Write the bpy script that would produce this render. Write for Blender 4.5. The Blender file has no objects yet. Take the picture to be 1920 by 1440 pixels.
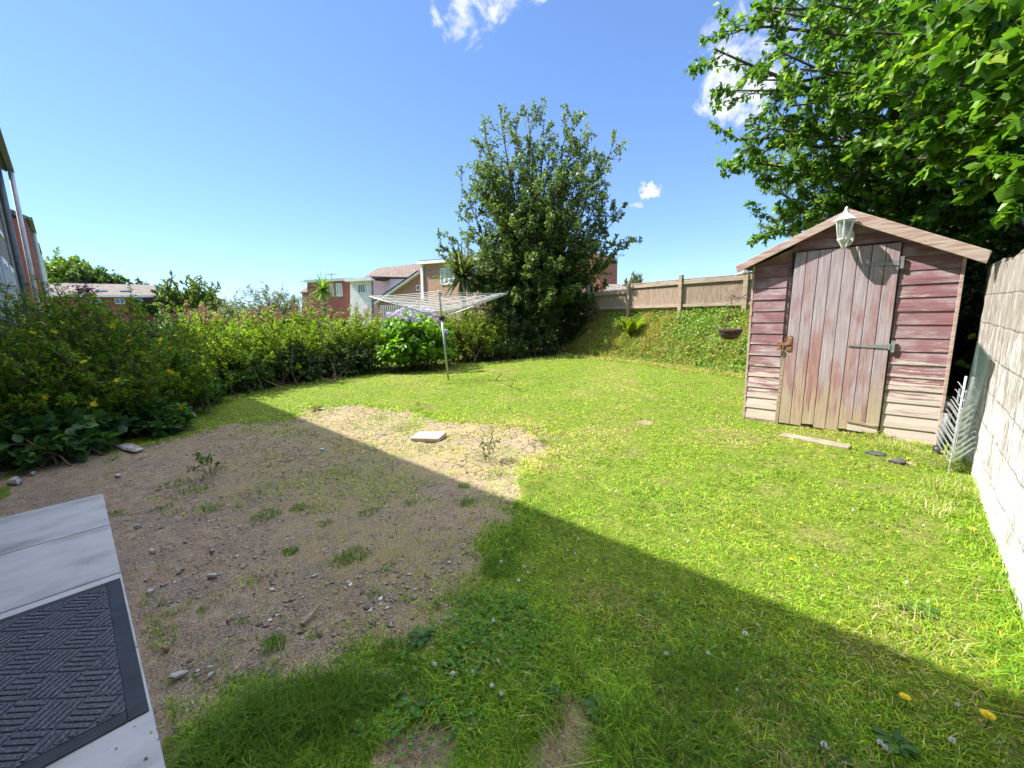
import bpy, math, random
import numpy as np
from mathutils import Vector, Matrix
rng = np.random.default_rng(7); random.seed(7)
SC = bpy.context.scene; COL = SC.collection
# ------------------------------------------------------------------ camera
FPX = 780.0; EYE = 1.4
R = np.array([[0.7292549790371534, -0.09596821288691307, 0.6774786178654001],
              [0.6836857686629857, 0.14211486998006706, -0.7158052343048709],
              [-0.02758523658088034, 0.9851870207457265, 0.1692500779229838]])
cd = bpy.data.cameras.new('camera'); cam = bpy.data.objects.new('camera', cd); COL.objects.link(cam)
cd.sensor_width = 36; cd.lens = FPX / 1920 * 36; cd.clip_start = 0.02; cd.clip_end = 2000
M4 = Matrix(R.tolist()).to_4x4(); M4.translation = (0, 0, EYE); cam.matrix_world = M4
SC.camera = cam
# ------------------------------------------------------------------ light
LD = np.array([.72, .44, -1.0]); LD = LD / np.linalg.norm(LD)          # direction the sunlight travels
ELEV = math.asin(-LD[2]); AZ = math.atan2(-LD[0], -LD[1])
sd = bpy.data.lights.new('sun', 'SUN'); sd.energy = 3.9; sd.angle = math.radians(.53); sd.color = (1, .94, .84)
so = bpy.data.objects.new('sun', sd); COL.objects.link(so)
so.rotation_euler = Vector(LD.tolist()).to_track_quat('-Z', 'Y').to_euler()
SC.view_settings.view_transform = 'Standard'; SC.view_settings.look = 'None'
SC.view_settings.gamma = 1; SC.view_settings.exposure = 1.55
SC.cycles.max_bounces = 6; SC.cycles.transparent_max_bounces = 12
SC.cycles.caustics_reflective = False; SC.cycles.caustics_refractive = False

def ray(u, v): return R @ np.array([(u - 960) / FPX, -(v - 720) / FPX, -1.0])
def G(u, v, z=0.):
    r = ray(u, v); return np.array([0, 0, EYE]) + r * ((z - EYE) / r[2])
def D(u, v, t=None, x=None, y=None):
    r = ray(u, v); k = t / np.linalg.norm(r[:2]) if t else (y / r[1] if y is not None else x / r[0])
    return np.array([0, 0, EYE]) + r * k

# ------------------------------------------------------------------ node helper
class NT:
    def __init__(s, tree): s.t = tree; s.n = tree.nodes; s.l = tree.links
    def node(s, typ, ins=None, **kw):
        n = s.n.new(typ)
        for k, v in kw.items(): setattr(n, k, v)
        for k, v in (ins or {}).items():
            if isinstance(v, bpy.types.NodeSocket): s.l.new(v, n.inputs[k])
            else: n.inputs[k].default_value = v
        return n
    def math(s, op, a, b=0., c=None, clamp=False):
        i = {0: a, 1: b}
        if c is not None: i[2] = c
        return s.node('ShaderNodeMath', i, operation=op, use_clamp=clamp).outputs[0]
    def mix(s, f, a, b, mode='MIX'):
        n = s.node('ShaderNodeMix', data_type='RGBA', blend_type=mode)
        for k, v in ((0, f), (6, a), (7, b)):
            if isinstance(v, bpy.types.NodeSocket): s.l.new(v, n.inputs[k])
            else: n.inputs[k].default_value = (tuple(v) + (1,))[:4] if k else v
        return n.outputs[2]
    def ramp(s, f, stops, interp='LINEAR'):
        n = s.n.new('ShaderNodeValToRGB'); cr = n.color_ramp; cr.interpolation = interp
        while len(cr.elements) < len(stops): cr.elements.new(.5)
        for e, (p, c) in zip(cr.elements, stops):
            e.position = p; e.color = (tuple(c) + (1,))[:4] if hasattr(c, '__len__') else (c, c, c, 1)
        s.l.new(f, n.inputs[0]); return n.outputs[0]
    def sm(s, f, a, b):
        return s.node('ShaderNodeMapRange', {0: f, 1: a, 2: b, 3: 0., 4: 1.}, interpolation_type='SMOOTHSTEP').outputs[0]
    def noise(s, vec, scale, detail=4, rough=.55, dist=0., out=0):
        return s.node('ShaderNodeTexNoise', {'Vector': vec, 'Scale': scale, 'Detail': detail, 'Roughness': rough, 'Distortion': dist}).outputs[out]
    def coord(s, scale=(1, 1, 1), add=None, out='Object'):
        v = s.node('ShaderNodeTexCoord').outputs[out]
        if add is not None: v = s.node('ShaderNodeVectorMath', {0: v, 1: add}, operation='ADD').outputs[0]
        return s.node('ShaderNodeMapping', {'Vector': v, 'Scale': scale}).outputs[0]
    def attr(s, name, out='Color'): return s.node('ShaderNodeAttribute', attribute_name=name).outputs[out]
    def bsdf(s, color, rough=.8, normal=None, metal=0., spec=.4, **kw):
        i = {'Base Color': (tuple(color) + (1,))[:4] if not isinstance(color, bpy.types.NodeSocket) else color,
             'Roughness': rough, 'Metallic': metal, 'Specular IOR Level': spec}
        if normal is not None: i['Normal'] = normal
        i.update(kw); return s.node('ShaderNodeBsdfPrincipled', i).outputs[0]
    def bump(s, h, strength=.5, dist=.01, normal=None):
        i = {'Height': h, 'Strength': strength, 'Distance': dist}
        if normal is not None: i['Normal'] = normal
        return s.node('ShaderNodeBump', i).outputs[0]
    def out(s, sh):
        o = s.n.new('ShaderNodeOutputMaterial'); s.l.new(sh, o.inputs[0])
def newmat(name):
    m = bpy.data.materials.new(name); m.use_nodes = True; m.node_tree.nodes.clear(); return m, NT(m.node_tree)
def simple(name, stops, scale=6, rough=.8, bump=.3, stretch=(1, 1, 1), metal=0., spec=.4, detail=5, bdist=.004):
    m, t = newmat(name)
    off = t.node('ShaderNodeVectorMath', {0: t.attr('rnd', 'Vector'), 1: (37., 91., 53.)}, operation='MULTIPLY').outputs[0]
    c = t.coord(stretch, off); f = t.noise(c, scale, detail)
    t.out(t.bsdf(t.ramp(f, stops), rough, t.bump(f, bump, bdist), metal, spec)); return m

# ------------------------------------------------------------------ world: sky and a few clouds
w = bpy.data.worlds.new('World'); SC.world = w; w.use_nodes = True; w.node_tree.nodes.clear(); t = NT(w.node_tree)
sky = t.node('ShaderNodeTexSky', sky_type='NISHITA', sun_disc=False, sun_elevation=ELEV, sun_rotation=AZ,
             altitude=0., air_density=.75, dust_density=.05, ozone_density=3.).outputs[0]
skyc = t.mix(1., t.node('ShaderNodeGamma', {0: sky, 1: .74}).outputs[0], (.565, .705, .95), 'MULTIPLY')
gen = t.node('ShaderNodeTexCoord').outputs['Generated']
masks = None
for (u, v, ru, rv, rot, th, dens) in [(905, -8, 130, 48, -.2, .44, 1.0), (880, 45, 60, 60, 0, .5, .7), (1370, 150, 95, 85, .3, .42, 1.0), (1345, 62, 50, 40, 0, .5, .6),
                                (1520, 30, 150, 70, 0, .5, .8), (1221, 359, 27, 17, .1, .38, 1.0), (1195, 385, 24, 8, 0, .5, .5)]:
    c = ray(u, v); c /= np.linalg.norm(c)
    a = ray(u + math.cos(rot), v + math.sin(rot)) - ray(u, v); b = ray(u - math.sin(rot), v + math.cos(rot)) - ray(u, v)
    a -= c * a.dot(c); a /= np.linalg.norm(a); b -= c * b.dot(c) + a * (b - c * b.dot(c)).dot(a); b /= np.linalg.norm(b)
    ang = FPX * np.linalg.norm(ray(u, v))**1.0
    o = t.node('ShaderNodeVectorMath', {0: gen, 1: tuple(c)}, operation='SUBTRACT').outputs[0]
    da = t.node('ShaderNodeVectorMath', {0: o, 1: tuple(a / (ru / ang))}, operation='DOT_PRODUCT').outputs[1]
    db = t.node('ShaderNodeVectorMath', {0: o, 1: tuple(b / (rv / ang))}, operation='DOT_PRODUCT').outputs[1]
    r2 = t.math('ADD', t.math('MULTIPLY', da, da), t.math('MULTIPLY', db, db))
    n = t.noise(gen, 16 if ru > 40 else 60, 9, .62, .35)
    k = t.math('SUBTRACT', t.math('ADD', n, .12), t.math('MULTIPLY', r2, .26))
    mk = t.math('MULTIPLY', t.sm(k, th, th + .2), dens)
    masks = mk if masks is None else t.math('MAXIMUM', masks, mk)
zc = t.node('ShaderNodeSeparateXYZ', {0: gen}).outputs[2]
fill_cloud = t.math('MULTIPLY', t.sm(zc, .74, .86), t.sm(t.noise(gen, 4.5, 8, .6, .3), .42, .56))      # bright broken cloud added overhead, out of view, to lift the shade
colr = t.mix(fill_cloud, t.mix(masks, skyc, (2.3, 2.4, 2.6)), (11., 11.1, 11.4))
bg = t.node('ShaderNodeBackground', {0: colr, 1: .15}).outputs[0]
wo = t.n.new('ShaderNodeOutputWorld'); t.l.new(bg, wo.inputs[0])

# ------------------------------------------------------------------ object helpers
WL = {}
def tag(o, label=None, cat=None, group=None, kind=None):
    if label: o['label'] = label
    if cat: o['category'] = cat
    if group: o['group'] = group
    if kind: o['kind'] = kind
    return o
def thing(name, label, cat, loc=(0, 0, 0), group=None):
    o = bpy.data.objects.new(name, None); COL.objects.link(o); o.location = tuple(float(a) for a in loc)
    o.empty_display_size = .1; WL[o.name] = np.array(loc, float); return tag(o, label, cat, group)
def link(name, me, mat, parent=None, loc=None, smooth=False):
    me.name = name; me.materials.append(mat)
    if smooth: me.polygons.foreach_set('use_smooth', [True] * len(me.polygons))
    o = bpy.data.objects.new(name, me); COL.objects.link(o)
    if parent is not None: o.parent = parent; WL[o.name] = WL[parent.name]
    else:
        o.location = tuple(float(a) for a in (loc if loc is not None else (0, 0, 0))); WL[o.name] = np.array(loc if loc is not None else (0, 0, 0), float)
    return o
def base_of(parent, loc):
    if parent is not None: return WL[parent.name]
    return np.array(loc if loc is not None else (0, 0, 0), float)
def arr_mesh(V, F, col=None, extra=None):
    """numpy mesh; F (m,3) or (m,4)"""
    V = np.asarray(V, np.float32); F = np.asarray(F, np.int32); me = bpy.data.meshes.new('m')
    k = F.shape[1]; me.vertices.add(len(V)); me.vertices.foreach_set('co', V.ravel())
    me.loops.add(F.size); me.loops.foreach_set('vertex_index', F.ravel())
    me.polygons.add(len(F)); me.polygons.foreach_set('loop_start', np.arange(len(F), dtype=np.int32) * k)
    me.polygons.foreach_set('loop_total', np.full(len(F), k, np.int32))
    me.update(calc_edges=True)
    if col is not None:
        a = me.color_attributes.new('Col', 'FLOAT_COLOR', 'POINT')
        c = np.ones((len(V), 4), np.float32); c[:, :3] = col; a.data.foreach_set('color', c.ravel())
    for nm, val in (extra or {}).items():
        a = me.attributes.new(nm, 'FLOAT', 'POINT'); a.data.foreach_set('value', np.asarray(val, np.float32))
    return me
class MB:
    def __init__(s): s.v = []; s.f = []; s.r = []
    def add(s, V, F, rnd=None):
        b = len(s.v); s.v += [tuple(map(float, p)) for p in V]; s.f += [tuple(i + b for i in f) for f in F]
        s.r += [random.random() if rnd is None else rnd] * len(V); return s
    def hexa(s, p):  # 8 points: bottom 4 ccw, top 4 ccw
        return s.add(p, [(3, 2, 1, 0), (4, 5, 6, 7), (0, 1, 5, 4), (1, 2, 6, 5), (2, 3, 7, 6), (3, 0, 4, 7)])
    def box(s, x0, x1, y0, y1, z0, z1):
        return s.hexa([(x0, y0, z0), (x1, y0, z0), (x1, y1, z0), (x0, y1, z0), (x0, y0, z1), (x1, y0, z1), (x1, y1, z1), (x0, y1, z1)])
    def bar(s, a, b, w, h, up=(0, 0, 1), b2=None):
        a = np.array(a, float); b = np.array(b, float); d = b - a; d /= np.linalg.norm(d); up = np.array(up, float)
        sd_ = np.cross(d, up); sd_ /= np.linalg.norm(sd_); u = np.cross(sd_, d); w2, h2 = (w, h) if b2 is None else b2
        P = []
        for c, ww, hh in ((a, w, h), (b, w2, h2)):
            P += [c - sd_ * ww / 2 - u * hh / 2, c + sd_ * ww / 2 - u * hh / 2, c + sd_ * ww / 2 + u * hh / 2, c - sd_ * ww / 2 + u * hh / 2]
        return s.add(P, [(0, 1, 2, 3), (7, 6, 5, 4), (0, 4, 5, 1), (1, 5, 6, 2), (2, 6, 7, 3), (3, 7, 4, 0)])
    def prism(s, poly, off):
        n = len(poly); poly = [np.array(p, float) for p in poly]; off = np.array(off, float)
        return s.add(poly + [p + off for p in poly], [tuple(range(n))[::-1], tuple(range(n, 2 * n))] + [(i, (i + 1) % n, n + (i + 1) % n, n + i) for i in range(n)])
    def tube(s, pts, r, q=8, cap=True):
        V, F = tubes(np.array([pts], float), np.array([r if hasattr(r, '__len__') else [r] * len(pts)], float), q)
        F = [tuple(f) for f in F]
        if cap: n = len(pts); F += [tuple(range(q))[::-1], tuple(range((n - 1) * q, n * q))]
        return s.add(V, F)
    def lathe(s, prof, c=(0, 0, 0), q=20, cap=True):
        V = []; F = []
        for (r, z) in prof:
            V += [(c[0] + r * math.cos(2 * math.pi * i / q), c[1] + r * math.sin(2 * math.pi * i / q), c[2] + z) for i in range(q)]
        for j in range(len(prof) - 1):
            F += [(j * q + i, j * q + (i + 1) % q, (j + 1) * q + (i + 1) % q, (j + 1) * q + i) for i in range(q)]
        if cap: F += [tuple(range(q))[::-1], tuple(range((len(prof) - 1) * q, len(prof) * q))]
        return s.add(V, F)
    def build(s, name, mat, parent=None, loc=None, bevel=0, smooth=False):
        b = base_of(parent, loc); me = bpy.data.meshes.new(name)
        me.from_pydata([tuple(np.array(v) - b) for v in s.v], [], s.f); me.update()
        a = me.attributes.new('rnd', 'FLOAT', 'POINT'); a.data.foreach_set('value', np.array(s.r, np.float32))
        o = link(name, me, mat, parent, loc, smooth)
        if bevel:
            m = o.modifiers.new('bevel', 'BEVEL'); m.width = bevel; m.segments = 2; m.limit_method = 'ANGLE'
        return o
def tubes(P, Rr, q=5):
    """P (m,K,3), Rr (m,K) -> verts, quads"""
    m, K, _ = P.shape; T = np.gradient(P, axis=1); T /= (np.linalg.norm(T, axis=2, keepdims=True) + 1e-9)
    ref = np.where(np.abs(T[..., 2:3]) > .9, np.array([1., 0, 0]), np.array([0, 0, 1.]))
    A = np.cross(T, ref); A /= (np.linalg.norm(A, axis=2, keepdims=True) + 1e-9); B = np.cross(T, A)
    an = np.arange(q) * 2 * np.pi / q
    V = P[:, :, None, :] + Rr[:, :, None, None] * (A[:, :, None, :] * np.cos(an)[None, None, :, None] + B[:, :, None, :] * np.sin(an)[None, None, :, None])
    idx = np.arange(m * K * q).reshape(m, K, q); a = idx[:, :-1, :]; b = idx[:, 1:, :]
    F = np.stack([a, np.roll(a, -1, 2), np.roll(b, -1, 2), b], -1).reshape(-1, 4)
    return V.reshape(-1, 3), F

# ------------------------------------------------------------------ value noise for placement
def vnoise(x, y, s, seed=0):
    x = np.asarray(x) * s + seed * 17.3; y = np.asarray(y) * s + seed * 5.7; xi = np.floor(x).astype(int); yi = np.floor(y).astype(int)
    fx = x - xi; fy = y - yi; fx = fx * fx * (3 - 2 * fx); fy = fy * fy * (3 - 2 * fy)
    def h(a, b):
        n = (a * 374761393 + b * 668265263 + seed * 974711) & 0x7fffffff; n = ((n ^ (n >> 13)) * 1274126177) & 0x7fffffff
        return ((n ^ (n >> 16)) & 0xffff) / 65535.
    return (h(xi, yi) * (1 - fx) + h(xi + 1, yi) * fx) * (1 - fy) + (h(xi, yi + 1) * (1 - fx) + h(xi + 1, yi + 1) * fx) * fy
def fbm(x, y, s, seed=0): return vnoise(x, y, s, seed) * .55 + vnoise(x, y, s * 2.1, seed + 1) * .28 + vnoise(x, y, s * 4.3, seed + 2) * .17
def sdist(x, y, poly):
    """signed distance, positive inside"""
    x = np.asarray(x, float); y = np.asarray(y, float); d = np.full(x.shape, 1e9); ins = np.zeros(x.shape, bool); n = len(poly)
    for i in range(n):
        x0, y0 = poly[i][:2]; x1, y1 = poly[(i + 1) % n][:2]; ex, ey = x1 - x0, y1 - y0
        tt = np.clip(((x - x0) * ex + (y - y0) * ey) / (ex * ex + ey * ey), 0, 1)
        d = np.minimum(d, np.hypot(x - x0 - tt * ex, y - y0 - tt * ey))
        c = ((y0 > y) != (y1 > y)) & (x < (x1 - x0) * (y - y0) / (y1 - y0 + 1e-12) + x0); ins ^= c
    return np.where(ins, d, -d)
PATCH = [G(*p)[:2] for p in [(0, 930), (0, 900), (60, 880), (200, 848), (430, 793), (530, 787), (590, 762), (680, 757), (760, 775), (880, 792), (1010, 808), (1030, 840),
                             (985, 880), (990, 935), (955, 990), (905, 1030), (910, 1100), (850, 1150), (780, 1200), (640, 1250), (520, 1285), (430, 1320), (330, 1400), (312, 1440)]]
PATCH = PATCH + [(-1.45, -.6), (-7.2, -.65)]
BASE = [(-7.85, 11.0), (-5.3, 10.5), (-2.4, 9.45), (-1., 9.1), (3, 8.8), (6, 8.5)]     # foot of the bank
TOP = [(-7.9, 12.2), (-6.03, 11.6), (-4.34, 11.15), (-2.79, 10.98), (-1, 10.8), (3, 10.5), (6, 10.3)]  # top of the bank, where the fence stands
def interp(pl, x): p = np.array(pl); return np.interp(x, p[:, 0], p[:, 1])
def height(x, y):
    x = np.asarray(x, float); y = np.asarray(y, float)
    b = interp(BASE, x); tp = interp(TOP, x); s = np.clip((y - b) / (tp - b), 0, 1); s = s ** .8
    s = s * np.clip((x + 9.2) / 1.6, 0, 1) ** .7
    bank = 1.36 * s * (1 + .1 * (fbm(x, y, 2.2, 4) - .5)) + .14 * s * (1 - s) * (fbm(x, y, 3, 9) - .5) * 4
    return bank + .02 * (fbm(x, y, 1.5, 3) - .5)
def soil(x, y): return sdist(x, y, PATCH) + .34 * (fbm(x, y, 2.6, 11) - .5) + .26 * (fbm(x, y, 8, 21) - .5)

# ------------------------------------------------------------------ leaves and plants
TM = {'kite': (np.array([[0, 0, 0], [.42, .5, .07], [1, 0, -.1], [.42, -.5, .07]]), np.array([[0, 2, 1], [0, 3, 2]])),
      'oval': (np.array([[0, 0, 0], [.22, .38, .06], [.6, .45, .05], [1, 0, -.14], [.6, -.45, .05], [.22, -.38, .06], [.45, 0, -.03]]),
               np.array([[0, 6, 1], [1, 6, 2], [2, 6, 3], [3, 6, 4], [4, 6, 5], [5, 6, 0]]))}
TM['lobed'] = (np.array([[0, 0, 0], [.02, .34, .07], [.30, .40, .06], [.52, .50, .03], [.74, .27, .0], [1, 0, -.2], [.74, -.27, 0], [.52, -.50, .03], [.30, -.40, .06], [.02, -.34, .07], [.42, 0, -.03]]),
               np.array([[i, 10, (i + 1) % 10] for i in range(10)]))
def nrm(a): return a / (np.linalg.norm(a, axis=-1, keepdims=True) + 1e-9)
def leaf_arrays(P, Dd, N, size, width, tmpl):
    tv, tf = TM[tmpl]; X = nrm(Dd); Z = nrm(N - X * (N * X).sum(-1, keepdims=True)); Y = np.cross(Z, X); n = len(P)
    s = size[:, None, None]; w_ = (size * width)[:, None, None]
    V = P[:, None, :] + tv[None, :, 0:1] * s * X[:, None] + tv[None, :, 1:2] * w_ * Y[:, None] + tv[None, :, 2:3] * s * Z[:, None]
    F = tf[None] + (np.arange(n) * len(tv))[:, None, None]
    return V.reshape(-1, 3), F.reshape(-1, 3), len(tv)
def leaf_cols(P, cols, g, var=.22, clump=1.2):
    c = np.array([k[:3] for k in cols], float); wt = np.array([k[3] for k in cols]); ix = g.choice(len(cols), len(P), p=wt / wt.sum())
    b = (1 + var * g.normal(size=len(P))) * (.8 + .4 * fbm(P[:, 0] + P[:, 2], P[:, 1] + P[:, 2] * .7, clump, 5))
    return np.clip(c[ix] * b[:, None], .004, .9)
def leafmesh(name, P, Dd, N, size, width, tmpl, cols, mat, parent, g, clump=1.2, loc=None):
    V, F, k = leaf_arrays(P, Dd, N, size, width, tmpl); c = leaf_cols(P, cols, g, clump=clump)
    return link(name, arr_mesh(V - base_of(parent, loc), F, np.repeat(c, k, 0)), mat, parent, loc)
def rperp(T, g):
    r = g.normal(size=T.shape); r -= T * (r * T).sum(-1, keepdims=True); return nrm(r)
def grow(S, Dd, L, K, up, wob, g):
    m = len(S); P = np.zeros((m, K, 3)); P[:, 0] = S; d = nrm(Dd).copy()
    for i in range(1, K):
        d = nrm(d + np.array([0, 0, up]) / K + g.normal(size=(m, 3)) * wob); P[:, i] = P[:, i - 1] + d * (L / (K - 1))[:, None]
    return P
def at(P, s):
    """P (m,K,3), s (m,n) in 0..1 -> points, tangents (m,n,3)"""
    m, K, _ = P.shape; f = s * (K - 1); i = np.clip(f.astype(int), 0, K - 2); fr = (f - i)[..., None]; r = np.arange(m)[:, None]
    a = P[r, i]; b = P[r, i + 1]; return a + (b - a) * fr, nrm(b - a)
def spawn(P, n, s0, L, ang, up, wob, K, g, taper=.6, droop=0.):
    m = len(P); s = s0 + (1 - s0) * (np.arange(n)[None] + g.random((m, n))) / n
    p, T = at(P, s); p = p.reshape(-1, 3); T = T.reshape(-1, 3); s = s.ravel(); a = np.radians(ang * (.7 + .6 * g.random(len(p))))[:, None]
    d = T * np.cos(a) + rperp(T, g) * np.sin(a) + np.array([0, 0, up * .5 - droop])
    return grow(p, d, np.repeat(L, n) * (1 - taper * s) * (.55 + .6 * g.random(len(p))), K, up, wob, g)
def stems_to(starts, ends, K, bow, wob, g):
    s = np.linspace(0, 1, K)[None, :, None]; A = np.asarray(starts, float)[:, None]; B = np.asarray(ends, float)[:, None]
    L = np.linalg.norm(B - A, axis=2, keepdims=True); C = A + (B - A) * .45 + np.array([0, 0, 1.]) * bow * L
    P = (1 - s) ** 2 * A + 2 * s * (1 - s) * C + s * s * B
    return P + g.normal(size=P.shape) * wob * L * (s * (1 - s)) * 2
def plant(name, label, cat, P, r0, side, twig, leaf, cols, bark, seed=1, start=.2, up=.3, group=None, loc=None, trunkname='stems', leafname='foliage', leafmat=None, lnorm=.8, stem_leaf=True, r1=.004, clump=1.2):
    """side/twig = (number, length, angle); leaf = (number per twig, size, width, template, droop)"""
    g = np.random.default_rng(seed); root = thing(name, label, cat, loc if loc is not None else P[:, 0].mean(0), group); m, K, _ = P.shape; b = WL[root.name]
    L0 = np.linalg.norm(np.diff(P, axis=1), axis=2).sum(1)
    Rr = r0 * (L0 / L0.max())[:, None] * np.linspace(1, .12, K)[None] + r1 * .5; V, F = tubes(P, Rr, 6); VV = [V]; FF = [F]; off = len(V)
    lv = []
    S = spawn(P, side[0], start, L0 * side[1] if side[1] < 1 else np.full(m, side[1]), side[2], up, .09, 4, g)
    V, F = tubes(S, np.full(S.shape[:2], 1.) * np.linspace(r1 * 1.6, r1 * .5, 4)[None], 4); VV.append(V); FF.append(F + off); off += len(V)
    if twig[0]:
        Ls = np.linalg.norm(np.diff(S, axis=1), axis=2).sum(1); Tw = spawn(S, twig[0], .15, np.maximum(Ls * twig[1], .02) if twig[1] < 1 else np.full(len(S), twig[1] - 1), twig[2], up * .6, .1, 3, g)
        V, F = tubes(Tw, np.full(Tw.shape[:2], r1 * .35), 3); VV.append(V); FF.append(F + off); off += len(V); lv.append((Tw, leaf[0]))
    lv.append((S, leaf[0]))
    if stem_leaf: lv.append((P[:, K // 2:], leaf[0] * 2))
    o = link(trunkname, arr_mesh(np.concatenate(VV) - b, np.concatenate(FF)), bark, root, smooth=True)
    PP = []; DD = []
    for Q, n in lv:
        s = g.random((len(Q), n)); s[:, 0] = 1.; p, T = at(Q, s); p = p.reshape(-1, 3); T = T.reshape(-1, 3)
        PP.append(p); DD.append(T * .5 + rperp(T, g) * .9 + np.array([0, 0, -leaf[4]]))
    p = np.concatenate(PP); d = np.concatenate(DD); N = g.normal(size=p.shape) * .55 + np.array([0, 0, lnorm])
    leafmesh(leafname, p, d, N, leaf[1] * (.45 + .85 * g.random(len(p))), leaf[2], leaf[3], cols, leafmat or M['leaf'], root, g, clump)
    return root, p
def ellipsoid_targets(c, rad, n, g, lump=.25, hemi=-.3, inner=.55):
    out = []
    while len(out) < n:
        d = nrm(g.normal(size=3))
        if d[2] < hemi: continue
        k = (inner + (1 - inner) * g.random() ** .5) * (1 + lump * (fbm(d[0] * 2 + 9, d[1] * 2 + d[2] * 1.7 + 9, 1.6, 3) - .5) * 2)
        q = np.array(c) + d * np.array(rad) * k
        if q[2] > .05: out.append(q)
    return np.array(out)

# ------------------------------------------------------------------ materials
M = {}
def leafmat(name, trans=.35, rough=.42, gain=(1.5, 1.6, .7), spec=.35):
    m, t = newmat(name); c = t.attr('Col'); b = t.bsdf(c, rough, spec=spec)
    tr = t.node('ShaderNodeBsdfTranslucent', {0: t.mix(1., c, gain, 'MULTIPLY')}).outputs[0]
    t.out(t.node('ShaderNodeMixShader', {0: trans, 1: b, 2: tr}).outputs[0]); return m
M['leaf'] = leafmat('leaf', .42); M['glossleaf'] = leafmat('gloss_leaf', .42, .42, spec=.4); M['grass'] = leafmat('grass_blade', .42, .5, (1.35, 1.4, .6), .25)
M['petal'] = leafmat('petal', .3, .6, (1.1, 1.1, 1.1), .2)
M['bark'] = simple('bark', [(.3, (.05, .038, .028)), (.7, (.15, .115, .085))], 20, .9, .8, (1, 1, .3))
M['twig'] = simple('twig', [(.3, (.07, .05, .03)), (.7, (.17, .12, .08))], 20, .8, .3)
M['greenstem'] = simple('green_stem', [(.3, (.06, .08, .02)), (.7, (.12, .12, .05))], 12, .7, .2)
M['concrete'] = simple('concrete_slab', [(.3, (.27, .27, .27)), (.48, (.44, .45, .46)), (.62, (.50, .51, .52)), (.75, (.40, .39, .37))], 5, .85, .5, (1, .55, 1), detail=14)
M['block'] = simple('pale_block', [(.3, (.36, .30, .25)), (.7, (.56, .49, .42))], 12, .85, .4)
M['rubber'] = simple('rubber', [(.3, (.022, .028, .036)), (.7, (.042, .05, .062))], 14, .6, .2)
M['carpet'] = simple('mat_pile', [(.3, (.045, .052, .07)), (.5, (.085, .095, .118)), (.72, (.2, .21, .24))], 160, .95, 1., bdist=.003, detail=3)
M['metal'] = simple('galvanised', [(.3, (.33, .34, .36)), (.7, (.55, .56, .58))], 18, .42, .1, metal=.75)
M['greyplastic'] = simple('grey_plastic', [(.3, (.10, .11, .12)), (.7, (.17, .18, .19))], 8, .5, .1)
M['darkplastic'] = simple('dark_plastic', [(.3, (.015, .015, .017)), (.7, (.04, .04, .045))], 8, .45, .1)
M['cord'] = simple('line_cord', [(.3, (.5, .52, .55)), (.7, (.7, .72, .75))], 8, .5, .0)
M['whitemetal'] = simple('white_paint', [(.3, (.58, .57, .54)), (.6, (.78, .78, .76))], 12, .4, .15)
M['silver'] = simple('silver_paint', [(.3, (.36, .37, .39)), (.7, (.55, .56, .58))], 12, .4, .1, metal=.3)
M['rust'] = simple('rust', [(.3, (.16, .05, .02)), (.55, (.27, .13, .075)), (.75, (.48, .40, .35))], 30, .8, .6)
M['black'] = simple('black_iron', [(.3, (.01, .01, .01)), (.7, (.04, .035, .03))], 12, .6, .2)
M['felt'] = simple('roof_felt', [(.3, (.03, .03, .03)), (.7, (.07, .065, .06))], 20, .95, .5)
M['slate'] = simple('slate_piece', [(.3, (.03, .032, .04)), (.7, (.09, .09, .10))], 12, .7, .4)
M['oldboard'] = simple('weathered_board', [(.3, (.17, .13, .09)), (.55, (.34, .28, .20)), (.75, (.46, .38, .29))], 8, .9, .5, (1, 5, 5))
M['fence'] = simple('fence_wood', [(.25, (.17, .115, .082)), (.5, (.31, .23, .175)), (.75, (.45, .36, .285))], 7, .9, .5, (6, 6, .7))
M['fencerail'] = simple('fence_rail_wood', [(.3, (.25, .195, .14)), (.7, (.44, .36, .275))], 6, .9, .4, (.8, .8, 6))
M['wicker'] = simple('wicker', [(.3, (.035, .022, .018)), (.7, (.11, .07, .055))], 60, .85, 1.)
M['pipe'] = simple('pipe_paint', [(.3, (.42, .42, .45)), (.7, (.58, .58, .6))], 6, .5, .1)
M['upvc'] = simple('white_upvc', [(.3, (.66, .67, .68)), (.7, (.8, .8, .8))], 4, .4, .0)
M['render_w'] = simple('white_render', [(.3, (.60, .60, .58)), (.7, (.8, .8, .78))], 2, .8, .2)
M['pebble'] = simple('pebble_dash', [(.3, (.10, .09, .08)), (.5, (.24, .22, .2)), (.7, (.5, .48, .44))], 38, .9, 1., bdist=.02)
M['yellow'] = simple('yellow_petal', [(.3, (.78, .55, .005)), (.7, (.85, .68, .02))], 60, .6, .2)
M['whitepetal'] = simple('white_petal', [(.3, (.6, .58, .55)), (.7, (.85, .83, .82))], 60, .6, .2)
M['stone'] = simple('stone_chip', [(.3, (.22, .20, .18)), (.5, (.42, .40, .37)), (.75, (.62, .60, .57))], 16, .85, .4)
M['bluestone'] = simple('pale_blue_scrap', [(.3, (.42, .5, .55)), (.7, (.6, .68, .72))], 10, .6, .1)
M['terracotta'] = simple('terracotta', [(.3, (.25, .13, .09)), (.7, (.36, .22, .16))], 16, .85, .4)
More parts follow.
